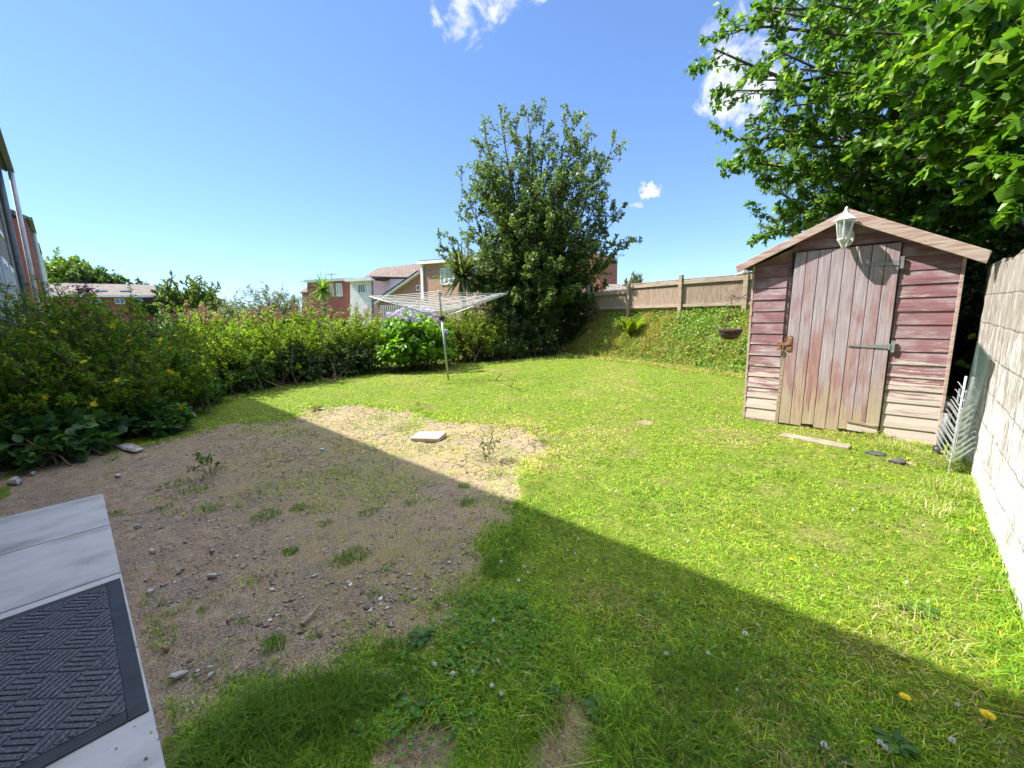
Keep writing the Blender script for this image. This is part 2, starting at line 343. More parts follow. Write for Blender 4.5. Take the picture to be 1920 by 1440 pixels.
def paint(name, vertical):
    m, t = newmat(name)
    off = t.node('ShaderNodeVectorMath', {0: t.attr('rnd', 'Vector'), 1: (13., 7., 11.)}, operation='MULTIPLY').outputs[0]
    g1 = t.noise(t.coord((85, 85, 3) if vertical else (3, 85, 110), off), 1., 6, .7)
    g2 = t.noise(t.coord((16, 16, 1.4) if vertical else (2.5, 14, 22), off), 1., 6, .65, .4)
    pt = t.noise(t.coord((5, 5, 1.8) if vertical else (3, 5, 7), off), 1., 5, .6)
    z = t.node('ShaderNodeSeparateXYZ', {0: t.node('ShaderNodeTexCoord').outputs['Object']}).outputs[2]
    wear = t.math('SUBTRACT', 1., t.math('DIVIDE', z, 1.9), clamp=True)
    if vertical:
        grey = t.mix(t.sm(g1, .15, .85), (.21, .16, .18), (.50, .44, .47)); red = t.mix(t.sm(g1, .15, .85), (.19, .07, .065), (.40, .21, .20))
        mr = t.sm(t.math('ADD', pt, t.math('MULTIPLY', wear, .22)), .52, .74)
        c = t.mix(t.math('MULTIPLY', mr, .8), grey, red)
        bare = t.sm(t.math('ADD', g2, t.math('MULTIPLY', t.math('POWER', wear, 2.2), .42)), .70, .84)
        c = t.mix(t.math('MULTIPLY', bare, .85), c, t.mix(g1, (.28, .215, .135), (.52, .44, .32)))
    else:
        red = t.mix(t.sm(g1, .15, .85), (.15, .058, .07), (.34, .19, .21)); grey = t.mix(t.sm(g1, .15, .85), (.21, .14, .155), (.48, .39, .41))
        c = t.mix(t.sm(pt, .42, .66), red, grey)
        e = t.attr('edge', 'Fac')
        bare = t.sm(t.math('ADD', t.math('ADD', t.math('ADD', t.math('MULTIPLY', g2, .72), t.math('MULTIPLY', g1, .28)), t.math('MULTIPLY', t.math('POWER', wear, 1.9), .34)), t.math('MULTIPLY', e, .10)), .66, .75)
        c = t.mix(t.math('MULTIPLY', bare, .92), c, t.mix(g1, (.38, .31, .27), (.72, .64, .59)))
    h = t.math('ADD', g1, t.math('MULTIPLY', g2, .6))
    t.out(t.bsdf(c, .85, t.bump(h, .55, .004), spec=.25)); return m
M['paint_h'] = paint('peeling_red_boards', False); M['paint_v'] = paint('peeling_red_door', True)
def paint_barge():
    m, t = newmat('peeling_bargeboard'); c0 = t.coord((3.2, 25, 30)); g1 = t.noise(t.coord((5, 60, 70)), 1., 6, .6); g2 = t.noise(c0, 1., 6, .65, .5)
    c = t.mix(t.math('MULTIPLY', t.sm(g2, .42, .66), .8), t.mix(g1, (.32, .24, .20), (.62, .53, .46)), t.mix(g1, (.24, .09, .08), (.42, .22, .20)))
    t.out(t.bsdf(c, .85, t.bump(g1, .5, .004), spec=.25)); return m
M['barge'] = paint_barge()
def whitewash():
    m, t = newmat('whitewashed_block'); o = t.node('ShaderNodeTexCoord').outputs['Object']
    sp = t.node('ShaderNodeSeparateXYZ', {0: o}); w1 = t.noise(t.coord((1, 3, 3)), 2.2, 3, .6)
    zz = t.math('ADD', sp.outputs[2], t.math('MULTIPLY', w1, .03))
    uv = t.node('ShaderNodeCombineXYZ', {0: sp.outputs[1], 1: zz, 2: 0.}).outputs[0]
    br = t.node('ShaderNodeTexBrick', {'Vector': uv, 'Color1': (1, 1, 1, 1), 'Color2': (.8, .8, .8, 1), 'Mortar': (0, 0, 0, 1), 'Scale': 1., 'Mortar Size': .010, 'Mortar Smooth': .5, 'Brick Width': .46, 'Row Height': .242})
    br.offset = .5
    n1 = t.noise(t.coord((1, 2.2, 1.4)), 2.0, 8, .68, .3); n2 = t.noise(t.coord((1, 9, 1.1)), 2.2, 8, .66, .4); n3 = t.noise(t.coord((1, 1, 1)), 26, 8, .72); n4 = t.noise(t.coord((1, 42, 3.2)), 1., 8, .75); n5 = t.noise(t.coord((1, 30, 5)), 1.3, 8, .8, .6)
    under = t.ramp(n2, [(.3, (.17, .145, .115)), (.5, (.31, .275, .235)), (.7, (.42, .40, .37))])
    white = t.ramp(n3, [(.3, (.42, .41, .40)), (.6, (.68, .67, .67))])
    hi = t.math('MULTIPLY', t.math('SUBTRACT', sp.outputs[2], .85), .10)
    k = t.sm(t.math('SUBTRACT', t.math('ADD', t.math('MULTIPLY', n1, .35), t.math('ADD', t.math('MULTIPLY', n2, .3), t.math('MULTIPLY', n4, .4))), hi), .49, .585)
    c = t.mix(k, under, white); mort = t.math('SUBTRACT', 1., br.outputs['Fac'])
    gr = t.sm(t.noise(t.coord((1, 4, 1.5)), 1.6, 6, .6), .58, .72); c = t.mix(t.math('MULTIPLY', gr, .6), c, (.20, .215, .17))
    crk = t.math('MAXIMUM', t.math('MULTIPLY', br.outputs['Fac'], t.sm(n1, .40, .58)), t.math('MULTIPLY', t.sm(n5, .64, .70), .8)); c = t.mix(t.math('MULTIPLY', crk, .6), c, (.13, .115, .10))
    h = t.math('ADD', t.math('MULTIPLY', mort, .3), t.math('ADD', t.math('MULTIPLY', n3, .5), t.math('MULTIPLY', n4, .35)))
    t.out(t.bsdf(c, .9, t.bump(h, .8, .012), spec=.2)); return m
M['wash'] = whitewash()
def brick(name, c1, c2, mort, sc=1.):
    m, t = newmat(name); o = t.node('ShaderNodeTexCoord').outputs['Object']; sp = t.node('ShaderNodeSeparateXYZ', {0: o})
    uv = t.node('ShaderNodeCombineXYZ', {0: t.math('ADD', sp.outputs[0], sp.outputs[1]), 1: sp.outputs[2], 2: 0.}).outputs[0]
    br = t.node('ShaderNodeTexBrick', {'Vector': uv, 'Color1': c1 + (1,), 'Color2': c2 + (1,), 'Mortar': mort + (1,), 'Scale': sc, 'Mortar Size': .011, 'Brick Width': .225, 'Row Height': .075})
    n = t.noise(o, 3, 5); t.out(t.bsdf(t.mix(.35, br.outputs[0], t.mix(n, c1, c2)), .9)); return m
M['redbrick'] = brick('red_brick', (.27, .065, .045), (.36, .10, .075), (.30, .2, .17)); M['tanbrick'] = brick('tan_brick', (.30, .15, .10), (.40, .22, .15), (.36, .29, .24))
def tiles(name, c1, c2):
    m, t = newmat(name); c = t.attr('tu', 'Fac'); d = t.attr('tv', 'Fac')
    uv = t.node('ShaderNodeCombineXYZ', {0: c, 1: d, 2: 0.}).outputs[0]
    br = t.node('ShaderNodeTexBrick', {'Vector': uv, 'Color1': c1 + (1,), 'Color2': c2 + (1,), 'Mortar': (.05, .045, .04, 1), 'Scale': 1., 'Mortar Size': .03, 'Brick Width': .33, 'Row Height': .33})
    n = t.noise(uv, .7, 6); t.out(t.bsdf(t.mix(t.math('MULTIPLY', n, .6), br.outputs[0], c2), .9)); return m
M['tiles'] = tiles('brown_roof_tiles', (.13, .095, .075), (.22, .165, .135)); M['redtiles'] = tiles('red_roof_tiles', (.30, .14, .10), (.40, .22, .17)); M['greytiles'] = tiles('grey_roof_tiles', (.13, .11, .095), (.23, .195, .17))
def cladding():
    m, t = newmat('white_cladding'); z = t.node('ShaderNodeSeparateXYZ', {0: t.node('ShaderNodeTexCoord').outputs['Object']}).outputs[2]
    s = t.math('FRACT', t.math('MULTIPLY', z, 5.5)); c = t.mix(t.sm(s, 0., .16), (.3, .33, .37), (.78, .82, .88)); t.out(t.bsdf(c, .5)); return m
M['clad'] = cladding()
def glass(name, col, rough=.05, tr=.85):
    m, t = newmat(name); b = t.bsdf(col, rough, spec=.6); g = t.node('ShaderNodeBsdfTransparent', {0: (.9, .95, .93, 1)}).outputs[0]
    t.out(t.node('ShaderNodeMixShader', {0: tr, 1: b, 2: g}).outputs[0]); return m
M['lampglass'] = glass('lamp_glass', (.6, .65, .66), .1, .6); M['sheetglass'] = glass('green_sheet_glass', (.10, .17, .15), .12, .42)
M['pane'] = newmat('window_pane')[0]; _t = NT(M['pane'].node_tree); _t.out(_t.bsdf((.05, .065, .08), .08, spec=.9))
M['curtain'] = simple('net_curtain', [(.3, (.35, .38, .42)), (.7, (.6, .63, .67))], 6, .8, .1, (8, 8, .5))
# ground material
def groundmat():
    m, t = newmat('garden_ground'); o = t.node('ShaderNodeTexCoord').outputs['Object']; s = t.attr('soil', 'Fac'); ck = t.attr('crack', 'Fac'); mo = t.attr('moss', 'Fac')
    n0 = t.noise(o, 2.3, 8, .6); n1 = t.noise(o, 14, 8, .7); n2 = t.noise(o, 90, 5, .7)
    dirt = t.ramp(n1, [(.3, (.14, .095, .062)), (.5, (.31, .215, .13)), (.7, (.45, .34, .22))])
    dirt = t.mix(t.math('MULTIPLY', t.sm(n0, .45, .65), .55), dirt, (.19, .155, .13)); n3 = t.noise(o, 170, 4, .8); dirt = t.mix(t.math('MULTIPLY', t.sm(n2, .5, .68), .5), dirt, (.50, .44, .37)); dirt = t.mix(t.math('MULTIPLY', t.sm(n2, .47, .34), .65), dirt, (.07, .05, .038)); dirt = t.mix(t.math('MULTIPLY', t.sm(n3, .54, .62), .65), dirt, (.60, .52, .42)); dirt = t.mix(t.math('MULTIPLY', t.sm(n3, .46, .38), .5), dirt, (.06, .05, .045))
    dirt = t.mix(t.math('MULTIPLY', t.math('MULTIPLY', mo, t.sm(n1, .36, .6)), .75), dirt, t.mix(n2, (.16, .165, .03), (.34, .30, .08)))
    vn = t.noise(o, 5, 4, .6, 0., 1); vv = t.node('ShaderNodeMix', {0: .09, 4: o, 5: vn}, data_type='VECTOR').outputs[1]
    vo = t.node('ShaderNodeTexVoronoi', {'Vector': vv, 'Scale': 10.5}, feature='DISTANCE_TO_EDGE').outputs['Distance']
    crk = t.math('MULTIPLY', t.math('SUBTRACT', 1., t.sm(vo, .008, .036)), t.math('MULTIPLY', ck, t.sm(t.noise(o, 3.2, 3), .40, .52)))
    # gravel: scattered small chips
    for sc, lo, hi, colr_ in ((45, .10, .2, (.38, .36, .34)), (95, .13, .24, (.42, .40, .38)), (60, .1, .2, (.06, .065, .075))):
        vg = t.node('ShaderNodeTexVoronoi', {'Vector': o, 'Scale': float(sc)}); keep = t.math('GREATER_THAN', t.node('ShaderNodeSeparateColor', {0: vg.outputs['Color']}).outputs[0], .70)
        mk = t.math('MULTIPLY', t.math('SUBTRACT', 1., t.sm(vg.outputs['Distance'], lo * 1.5, hi * 1.9)), keep)
        dirt = t.mix(t.math('MULTIPLY', mk, .75), dirt, colr_)
    dirt = t.mix(t.math('MULTIPLY', crk, .8), dirt, (.07, .05, .035))
    turf = t.ramp(n1, [(.3, (.06, .095, .010)), (.5, (.12, .17, .018)), (.7, (.22, .22, .05))]); turf = t.mix(t.math('MULTIPLY', t.sm(n0, .5, .66), .5), turf, (.20, .16, .08))
    c = t.mix(t.sm(s, .35, .65), turf, dirt)
    h = t.math('ADD', t.math('MULTIPLY', n1, .7), t.math('ADD', t.math('MULTIPLY', n2, .4), t.math('MULTIPLY', crk, -1.2)))
    t.out(t.bsdf(c, .95, t.bump(h, .9, .02), spec=.15)); return m
M['ground'] = groundmat()

# ------------------------------------------------------------------ ground sheet
def axis(a, b, st, far):
    core = np.arange(a, b, st); e = []; x = st
    while x < far: e.append(x); x *= 1.45
    e = np.array(e + [far]); return np.concatenate([(core[0] - e)[::-1], core, core[-1] + e])
gx = axis(-10.5, .8, .035, 900.); gy = axis(-.8, 12.6, .035, 900.)
XX, YY = np.meshgrid(gx, gy, indexing='ij'); sv = soil(XX, YY); ZZ = height(XX, YY)
near = (XX > -11) & (XX < 1) & (YY > -1) & (YY < 13)
sm_ = np.clip(sv / .12 + .5, 0, 1)
for (u, v, rr) in [(780, 1410, .13), (1060, 1365, .14), (1040, 1440, .12), (1210, 790, .12), (1690, 865, .10)]:
    p = G(u, v); sm_ = np.maximum(sm_, np.clip((rr * 1.3 - np.hypot(XX - p[0], YY - p[1])) / .05, 0, 1))
rough_ = (fbm(XX, YY, 7, 31) - .5) * .035 + (vnoise(XX, YY, 26, 33) - .5) * .012
ZZ = ZZ + np.where(near, sm_ * (rough_ - .018), 0)
for (u, v, r, hh) in [(780, 765, .28, .06), (1005, 833, .3, .07), (905, 800, .3, .03), (975, 915, .28, .04)]:
    p = G(u, v); dd = np.hypot(XX - p[0], YY - p[1]); ZZ += hh * np.exp(-(dd / r) ** 2 * 2) * (.2 + 1.4 * vnoise(XX, YY, 12, 41)) * near
crk = np.clip((YY - .75) / .5, 0, 1) * np.clip(np.maximum((-XX - 3.6) / .6, (YY - 2.1) / .3), 0, 1) * np.clip((XX + 7.4) / .6, 0, 1) * sm_
moss = np.clip((YY - .4) / .8, 0, 1) * np.clip(.35 + 1.6 * (fbm(XX, YY, 1.7, 51) - .25), 0, 1)
ii = np.arange(XX.size).reshape(XX.shape)
F = np.stack([ii[:-1, :-1], ii[1:, :-1], ii[1:, 1:], ii[:-1, 1:]], -1).reshape(-1, 4)
go = link('ground', arr_mesh(np.stack([XX, YY, ZZ], -1).reshape(-1, 3), F, extra={'soil': sm_.ravel(), 'crack': crk.ravel(), 'moss': moss.ravel()}), M['ground'], smooth=True); go['kind'] = 'structure'

# ------------------------------------------------------------------ grass
def blades(x, y, L, wd, lean, cols, g, z=None):
    n = len(x); z = height(x, y) if z is None else z; a = g.random(n) * 2 * np.pi; ln = lean * (.3 + g.random(n)); dx = np.cos(a) * ln; dy = np.sin(a) * ln
    b = a + np.pi / 2 + g.normal(size=n) * .6; wx = np.cos(b) * wd / 2; wy = np.sin(b) * wd / 2; base = np.stack([x, y, z - .012], -1)
    W = np.stack([wx, wy, 0 * wx], -1); u1 = np.stack([dx * .35, dy * .35, 1 - ln * .2], -1) * (L * .5)[:, None]; u2 = np.stack([dx * 1.1, dy * 1.1, np.maximum(1 - ln * .75, .1)], -1) * L[:, None]
    V = np.stack([base - W, base + W, base + u1 - W * .8, base + u1 + W * .8, base + u2], 1)
    F = (np.array([[0, 1, 3], [0, 3, 2], [2, 3, 4]])[None] + (np.arange(n) * 5)[:, None, None]).reshape(-1, 3)
    return V.reshape(-1, 3), F, np.repeat(cols, 5, 0)
def gcols(x, y, g):
    n = len(x); dry = fbm(x, y, .9, 61) + .35 * (fbm(x, y, 3.5, 63) - .5); r = g.random(n)
    gc = np.array([[.21, .375, .026], [.28, .45, .03], [.15, .28, .026], [.34, .50, .04]])[g.integers(0, 4, n)]
    yc = np.array([[.48, .52, .03], [.52, .47, .08], [.42, .50, .02]])[g.integers(0, 3, n)]; st = np.array([[.62, .52, .28], [.52, .42, .22]])[g.integers(0, 2, n)]
    wy_ = np.clip((dry - .42) * 2.0, .05, .6) * np.clip((y - 1.2) / 1.5 + .3, .25, 1); wst = np.clip((dry - .53) * 3., .04, .5)
    c = np.where((r < wy_ * .85)[:, None], yc, gc); c = np.where((g.random(n) < wst)[:, None], st, c)
    return c * ((1 + .30 * g.normal(size=n)).clip(.3, 1.8) * (.78 + .44 * fbm(x, y, 5, 67)) * (.85 + .3 * vnoise(x, y, 16, 69)))[:, None]
g = np.random.default_rng(3)
def polar(n, r0, r1, pw, a0=-1.58, a1=.30):
    q = g.random(n); r = (r0 ** (2 - pw) + q * (r1 ** (2 - pw) - r0 ** (2 - pw))) ** (1 / (2 - pw)); a = a0 + g.random(n) * (a1 - a0)
    return r * np.sin(a), r * np.cos(a), r
x, y, r = polar(620000, .8, 14., 1.45)
sd_ = soil(x, y); hb = interp(BASE, x)
ok = ((sd_ < .06 * g.normal(size=len(x))) | ((g.random(len(x)) < .42 * np.exp(-np.clip(sd_, 0, 9) / .16) * (vnoise(x, y, 7, 44) > .45))) | ((g.random(len(x)) < .16) & (fbm(x, y, 2.4, 47) + .3 * fbm(x, y, 11, 48) > .80 - .05 * np.clip(y, 0, 2)))) & (x < .5) & (x > -9.9) & (y < hb + .5) & ~((x < -1.45) & (y < .06)) & (y > -.6) & ~((x > -1.37) & (x < .32) & (y > 5.72) & (y < 7.6))
ok &= (fbm(x, y, 1.3, 71) + .25 * fbm(x, y, 6, 73) > .29 + .2 * np.clip(1.1 - y, 0, 1) * (x > -1.6) * (x < -.5))
for (u, v, rr) in [(780, 1410, .13), (1060, 1365, .14), (1040, 1440, .12), (1530, 825, .14), (1640, 855, .13), (1690, 865, .10), (1210, 790, .12)]:
    p = G(u, v); ok &= np.hypot((x - p[0]), (y - p[1])) > rr * (.75 + .5 * vnoise(x, y, 9, 5))
x, y, r = x[ok], y[ok], r[ok]
nearf = np.clip(1.7 - y, 0, 1); lng = fbm(x, y, 2.3, 81)
L = (.018 + .040 * g.random(len(x)) ** 1.6) * (.6 + .8 * fbm(x, y, 5, 83)) * (1 + 1.1 * nearf * np.clip(lng * 2 - .5, 0, 1.4) * (x > -1.3))
zt = np.exp(-((x + .25) ** 2 + (y - .95) ** 2) / .5); L *= 1 + .9 * zt
L *= 1 + 1.6 * np.exp(-((.5 - x) / .12) ** 2) * (y > 2) + .8 * np.exp(-((sd_[ok] + .05) / .1) ** 2) * (y > 1.5)
wd = .0042 * np.clip(r / 2.2, 1, 5) ** .75
parts = [blades(x, y, L, wd, 1.25, gcols(x, y, g), g)]
def tuft(cx, cy, rad, n, L, lean=.7, cols=None, w=.005, z=None):
    a = g.random(n) * 6.283; q = rad * np.sqrt(g.random(n)); x = cx + q * np.cos(a); y = cy + q * np.sin(a); c = gcols(x, y, g) if cols is None else np.array(cols)[g.integers(0, len(cols), n)] * (.8 + .4 * g.random((n, 1)))
    parts.append(blades(x, y, L * (.5 + .6 * g.random(n)), np.full(n, w), lean, c, g))
GR = [(.13, .25, .02), (.19, .33, .025), (.10, .19, .02)]; ST = [(.55, .48, .24), (.35, .46, .05), (.62, .54, .32), (.22, .40, .03), (.28, .42, .03)]
for (u, v, rad, n, L_) in [(500, 965, .10, 160, .06), (560, 950, .07, 100, .05), (400, 950, .08, 90, .05), (545, 1030, .05, 120, .045), (665, 1040, .09, 170, .06), (640, 1050, .07, 80, .05),
                           (330, 905, .12, 110, .06), (370, 915, .12, 110, .06), (405, 880, .1, 80, .06), (690, 960, .07, 80, .05), (870, 910, .06, 100, .05), (875, 940, .06, 120, .05), (510, 1205, .05, 100, .06), (650, 1235, .05, 70, .05),
                           (770, 940, .05, 70, .04), (640, 880, .1, 60, .03), (930, 890, .12, 80, .04), (900, 855, .15, 100, .04), (760, 800, .2, 260, .05), (720, 780, .2, 150, .05), (310, 950, .06, 50, .05), (215, 960, .05, 60, .05), (725, 1060, .05, 40, .04),
                           (455, 1160, .03, 30, .03), (590, 1185, .03, 30, .03), (700, 1110, .04, 40, .03), (380, 1140, .03, 30, .03), (830, 1130, .06, 60, .05), (760, 1120, .04, 30, .03), (480, 1085, .04, 30, .03), (300, 1130, .03, 30, .03), (610, 980, .06, 60, .04)]:
    p = G(u, v); tuft(p[0], p[1], rad, n, L_, 1., GR, .0035)
for (u, v, rad, n, L_) in [(430, 1400, .11, 600, .13), (520, 1345, .11, 900, .15), (610, 1330, .12, 1000, .16), (700, 1310, .07, 400, .11), (480, 1440, .12, 500, .11), (640, 1420, .10, 300, .09), (380, 1420, .06, 250, .09), (780, 1270, .08, 300, .08), (740, 1225, .08, 200, .07),
                           (1300, 1300, .16, 500, .13), (1200, 1400, .15, 600, .14), (1400, 1260, .15, 300, .11), (1320, 1420, .15, 500, .14), (1000, 1330, .12, 250, .10), (940, 1060, .12, 400, .08), (960, 1020, .12, 400, .08), (1500, 1380, .14, 300, .11)]:
    p = G(u, v); tuft(p[0], p[1], rad, n, L_, .95, GR + [(.14, .25, .03)], .0042)
for (u, v, rad, n, L_) in [(1790, 920, .20, 420, .20), (1740, 950, .20, 220, .15), (1800, 880, .10, 300, .24), (1640, 820, .1, 420, .16), (1655, 800, .08, 260, .18), (1540, 800, .08, 220, .10), (1470, 792, .06, 160, .08), (1720, 838, .1, 260, .12), (1660, 835, .12, 360, .13), (1600, 815, .1, 160, .10), (1690, 845, .1, 200, .14), (1735, 860, .1, 240, .14), (1850, 1010, .10, 90, .11), (1870, 1100, .10, 80, .10), (1560, 812, .08, 140, .10), (1500, 805, .06, 120, .07), (1440, 795, .05, 90, .06), (1690, 1160, .12, 90, .15), (1740, 1200, .12, 60, .15), (1640, 1140, .12, 50, .11)]:
    p = G(u, v); tuft(min(p[0], .40), p[1], rad, n, L_, 1.0, ST, .0045)
# long straw at the foot of the hedge, the bank and the pole
for i in range(70):
    q = i / 69; px = np.interp(q, [0, .25, .5, .75, 1], [330, 460, 700, 900, 1080]); py = np.interp(q, [0, .25, .5, .75, 1], [775, 738, 697, 683, 668]); p = G(px, py)
    tuft(p[0] + .1, p[1], .25, 60, .12, .8, GR + ST[:2], .012)
V = np.concatenate([p[0] for p in parts]); C = np.concatenate([p[2] for p in parts]); off = 0; FF = []
for p in parts: FF.append(p[1] + off); off += len(p[0])
tag(link('grass', arr_mesh(V, np.concatenate(FF), C), M['grass']), 'short green and straw coloured lawn grass with longer tufts', 'grass', kind='stuff')
# clover and small broad leaves in the turf
n = 16000; x, y, r = polar(n, .9, 9, 1.3); dens = fbm(x, y, 1.9, 91) + .2 * (g.random(n) - .5); pc = G(930, 1190)
ok = ((dens > .60) | (np.hypot(x - pc[0], y - pc[1]) < .12)) & (soil(x, y) < -.02) & (x < .47) & (x > -9) & ~((x < -1.45) & (y < .1)) & (y > -.5) & ~((x > -1.37) & (y > 5.6))
x, y = x[ok], y[ok]; n2 = 500; a = g.random(n2) * 6.28; q = .30 * (.55 + .6 * vnoise(np.cos(a) * 2 + 5, np.sin(a) * 2 + 5, 1.3, 3)) * np.sqrt(g.random(n2)); x = np.concatenate([x, pc[0] + q * np.cos(a)]); y = np.concatenate([y, pc[1] + q * np.sin(a)])
k3 = 3; a0 = g.random(len(x)) * 6.28; hx = np.repeat(x, k3); hy = np.repeat(y, k3); aa = np.repeat(a0, k3) + np.tile([0, 2.1, 4.2], len(x)); hz = np.repeat(height(x, y) + .012 + .03 * g.random(len(x)), k3)
P_ = np.stack([hx, hy, hz], -1); D_ = np.stack([np.cos(aa), np.sin(aa), .15 + 0 * aa], -1); N_ = np.tile([0, 0, 1.], (len(aa), 1)) + g.normal(size=(len(aa), 3)) * .25
tag(leafmesh('clover', P_, D_, N_, .008 + .006 * g.random(len(aa)), .95, 'oval', [(.08, .22, .02, 3), (.12, .28, .022, 2), (.16, .32, .03, 1)], M['leaf'], None, g), 'low patches of dark green clover leaves in the lawn', 'clover', kind='stuff')
# gravel and small stones on the soil
n = 34000; x, y, r = polar(n, 1.5, 7.2, 1.5, -1.62, -.5); ok = (soil(x, y) > .03) & ~((x < -1.44) & (y < .1)); x, y, r = x[ok], y[ok], r[ok]; n = len(x)
s = .0022 + .0078 * g.random(n) ** 8 * np.clip(1.5 - .2 * y, .5, 1.4); oct_ = nrm(np.array([[1, 0, 0], [-1, 0, 0], [0, 1, 0], [0, -1, 0], [0, 0, 1], [0, 0, -1], ], float))
of = np.array([[0, 2, 4], [2, 1, 4], [1, 3, 4], [3, 0, 4], [2, 0, 5], [1, 2, 5], [3, 1, 5], [0, 3, 5]])
V = oct_[None] * s[:, None, None] * (.5 + g.random((n, 6, 1))) * np.array([1.5, 1., .42]); a = g.random(n) * 6.28; ca, sa = np.cos(a)[:, None], np.sin(a)[:, None]
V = np.stack([V[..., 0] * ca - V[..., 1] * sa, V[..., 0] * sa + V[..., 1] * ca, V[..., 2]], -1) + np.stack([x, y, height(x, y) - .017], -1)[:, None]
cc = np.array([(.38, .33, .28), (.50, .46, .41), (.13, .12, .12), (.30, .22, .16), (.34, .28, .23), (.72, .70, .66)])[g.choice(6, n, p=[.28, .2, .18, .18, .11, .05])]
gm, t = newmat('gravel_chip'); t.out(t.bsdf(t.attr('Col'), .85))
tag(link('gravel', arr_mesh(V.reshape(-1, 3), (of[None] + (np.arange(n) * 6)[:, None, None]).reshape(-1, 3), np.repeat(cc, 6, 0)), gm), 'loose pale and dark gravel chips on bare soil', 'gravel', kind='stuff')
#==PART2==
# ------------------------------------------------------------------ doorstep slabs and mat
for (x0, x1, lab) in [(-4.51, -3.761, 'pale grey paving slab at the far free end of the doorstep'), (-3.747, -2.970, 'pale grey riven paving slab between the end slab and the one under the mat'),
                      (-2.956, -2.20, 'pale grey slab lying mostly under the door mat with a narrow bare strip'), (-2.192, -1.46, 'pale grey slab showing beyond the near end of the door mat')]:
    mb = MB(); mb.box(x0, x1, -.68, .02, .005, .08); tag(mb.build('paving_slab', M['concrete'], loc=((x0 + x1) / 2, -.3, 0), bevel=.006), lab, 'paving slab', 'doorstep paving slabs')
mt = thing('door_mat', 'dark blue grey ribbed door mat with rubber border on pale slabs', 'door mat', (-2.33, -.29, .08))
X0, X1, Y0, Y1 = -2.88, -1.775, -.62, .012
mb = MB(); b = .055
for (a, c, d, e) in [(X0, X1, Y0, Y0 + b), (X0, X1, Y1 - b, Y1)]: mb.box(a, c, d, e, .081, .088)
for (a, c) in [(X0, X0 + b), (X1 - b, X1)]: mb.box(a, c, Y0 + b, Y1 - b, .081, .088)
mb.build('border', M['rubber'], mt, bevel=.003)
mb = MB(); mb.box(X0 + b, X1 - b, Y0 + b, Y1 - b, .0815, .090); mb.build('pile_base', M['carpet'], mt)
mb = MB(); s = .118; c45 = math.cos(math.pi / 4)
def clip(a, bb, x0, x1, y0, y1):
    t0, t1 = 0., 1.; dx, dy = bb[0] - a[0], bb[1] - a[1]
    for p, q in ((-dx, a[0] - x0), (dx, x1 - a[0]), (-dy, a[1] - y0), (dy, y1 - a[1])):
        if abs(p) < 1e-9:
            if q < 0: return None
        else:
            r_ = q / p
            if p < 0: t0 = max(t0, r_)
            else: t1 = min(t1, r_)
    if t1 - t0 < .03: return None
    return (a[0] + t0 * dx, a[1] + t0 * dy), (a[0] + t1 * dx, a[1] + t1 * dy)
for i in range(-9, 10):
    for j in range(-9, 10):
        for k in range(5):
            u0 = (k + .5) / 5 * s
            if (i + j) % 2: A = (i * s + .006, j * s + u0); B = ((i + 1) * s - .006, j * s + u0)
            else: A = (i * s + u0, j * s + .006); B = (i * s + u0, (j + 1) * s - .006)
            A = ((A[0] - A[1]) * c45 - 2.33, (A[0] + A[1]) * c45 - .30); B = ((B[0] - B[1]) * c45 - 2.33, (B[0] + B[1]) * c45 - .30)
            q = clip(A, B, X0 + b + .006, X1 - b - .006, Y0 + b + .006, Y1 - b - .006)
            if q:
                (ax, ay), (bx, by) = q; mb.bar((ax, ay, .0925), (bx, by, .0925), .0165, .007)
mb.build('ribs', M['carpet'], mt, bevel=.0025)

# ------------------------------------------------------------------ concrete block and stones
p = G(803, 820); z = float(height(p[0], p[1])); mb = MB(); mb.hexa([(-.18, -.11, -.02), (.17, -.13, -.02), (.19, .11, -.02), (-.16, .12, -.02), (-.18, -.11, .028), (.17, -.13, .032), (.19, .11, .042), (-.16, .12, .036)])
ca, sa = math.cos(.62), math.sin(.62); mb.v = [(p[0] + x * ca - y * sa, p[1] + x * sa + y * ca, z + zz) for x, y, zz in mb.v]
tag(mb.build('concrete_block', M['block'], loc=(p[0], p[1], z), bevel=.012), 'pale concrete paver lying on the sunlit cracked soil', 'paver')
def stone(u, v, sx, sy, sz, rot, lab, mat='stone', cat='stone', name='loose_stone'):
    gg = np.random.default_rng(int(u * 7 + v)); sx, sy, sz = (sx * .72, sy * .66, sz * .7) if name == 'loose_stone' and sx < .11 else (sx, sy, sz); p = G(u, v); z = float(height(p[0], p[1])); n = 7; mb = MB(); a = np.linspace(0, 6.283, n, endpoint=False) + gg.normal(size=n) * .22; rr = .6 + .5 * gg.random(n)
    ca, sa = math.cos(rot), math.sin(rot); V = []
    for k, zz in ((.9, -.01), (1., sz * .5), (.72, sz)):
        for i in range(n):
            x, y = math.cos(a[i]) * rr[i] * sx * k, math.sin(a[i]) * rr[i] * sy * k; V.append((p[0] + x * ca - y * sa, p[1] + x * sa + y * ca, z + zz + gg.normal() * sz * .06))
    mb.add(V, [tuple(range(2 * n, 3 * n))] + [(r * n + i, r * n + (i + 1) % n, (r + 1) * n + (i + 1) % n, (r + 1) * n + i) for r in (0, 1) for i in range(n)])
    return tag(mb.build(name, M[mat], loc=(p[0], p[1], z)), lab, cat, 'loose stones on the bare soil' if name == 'loose_stone' else None)
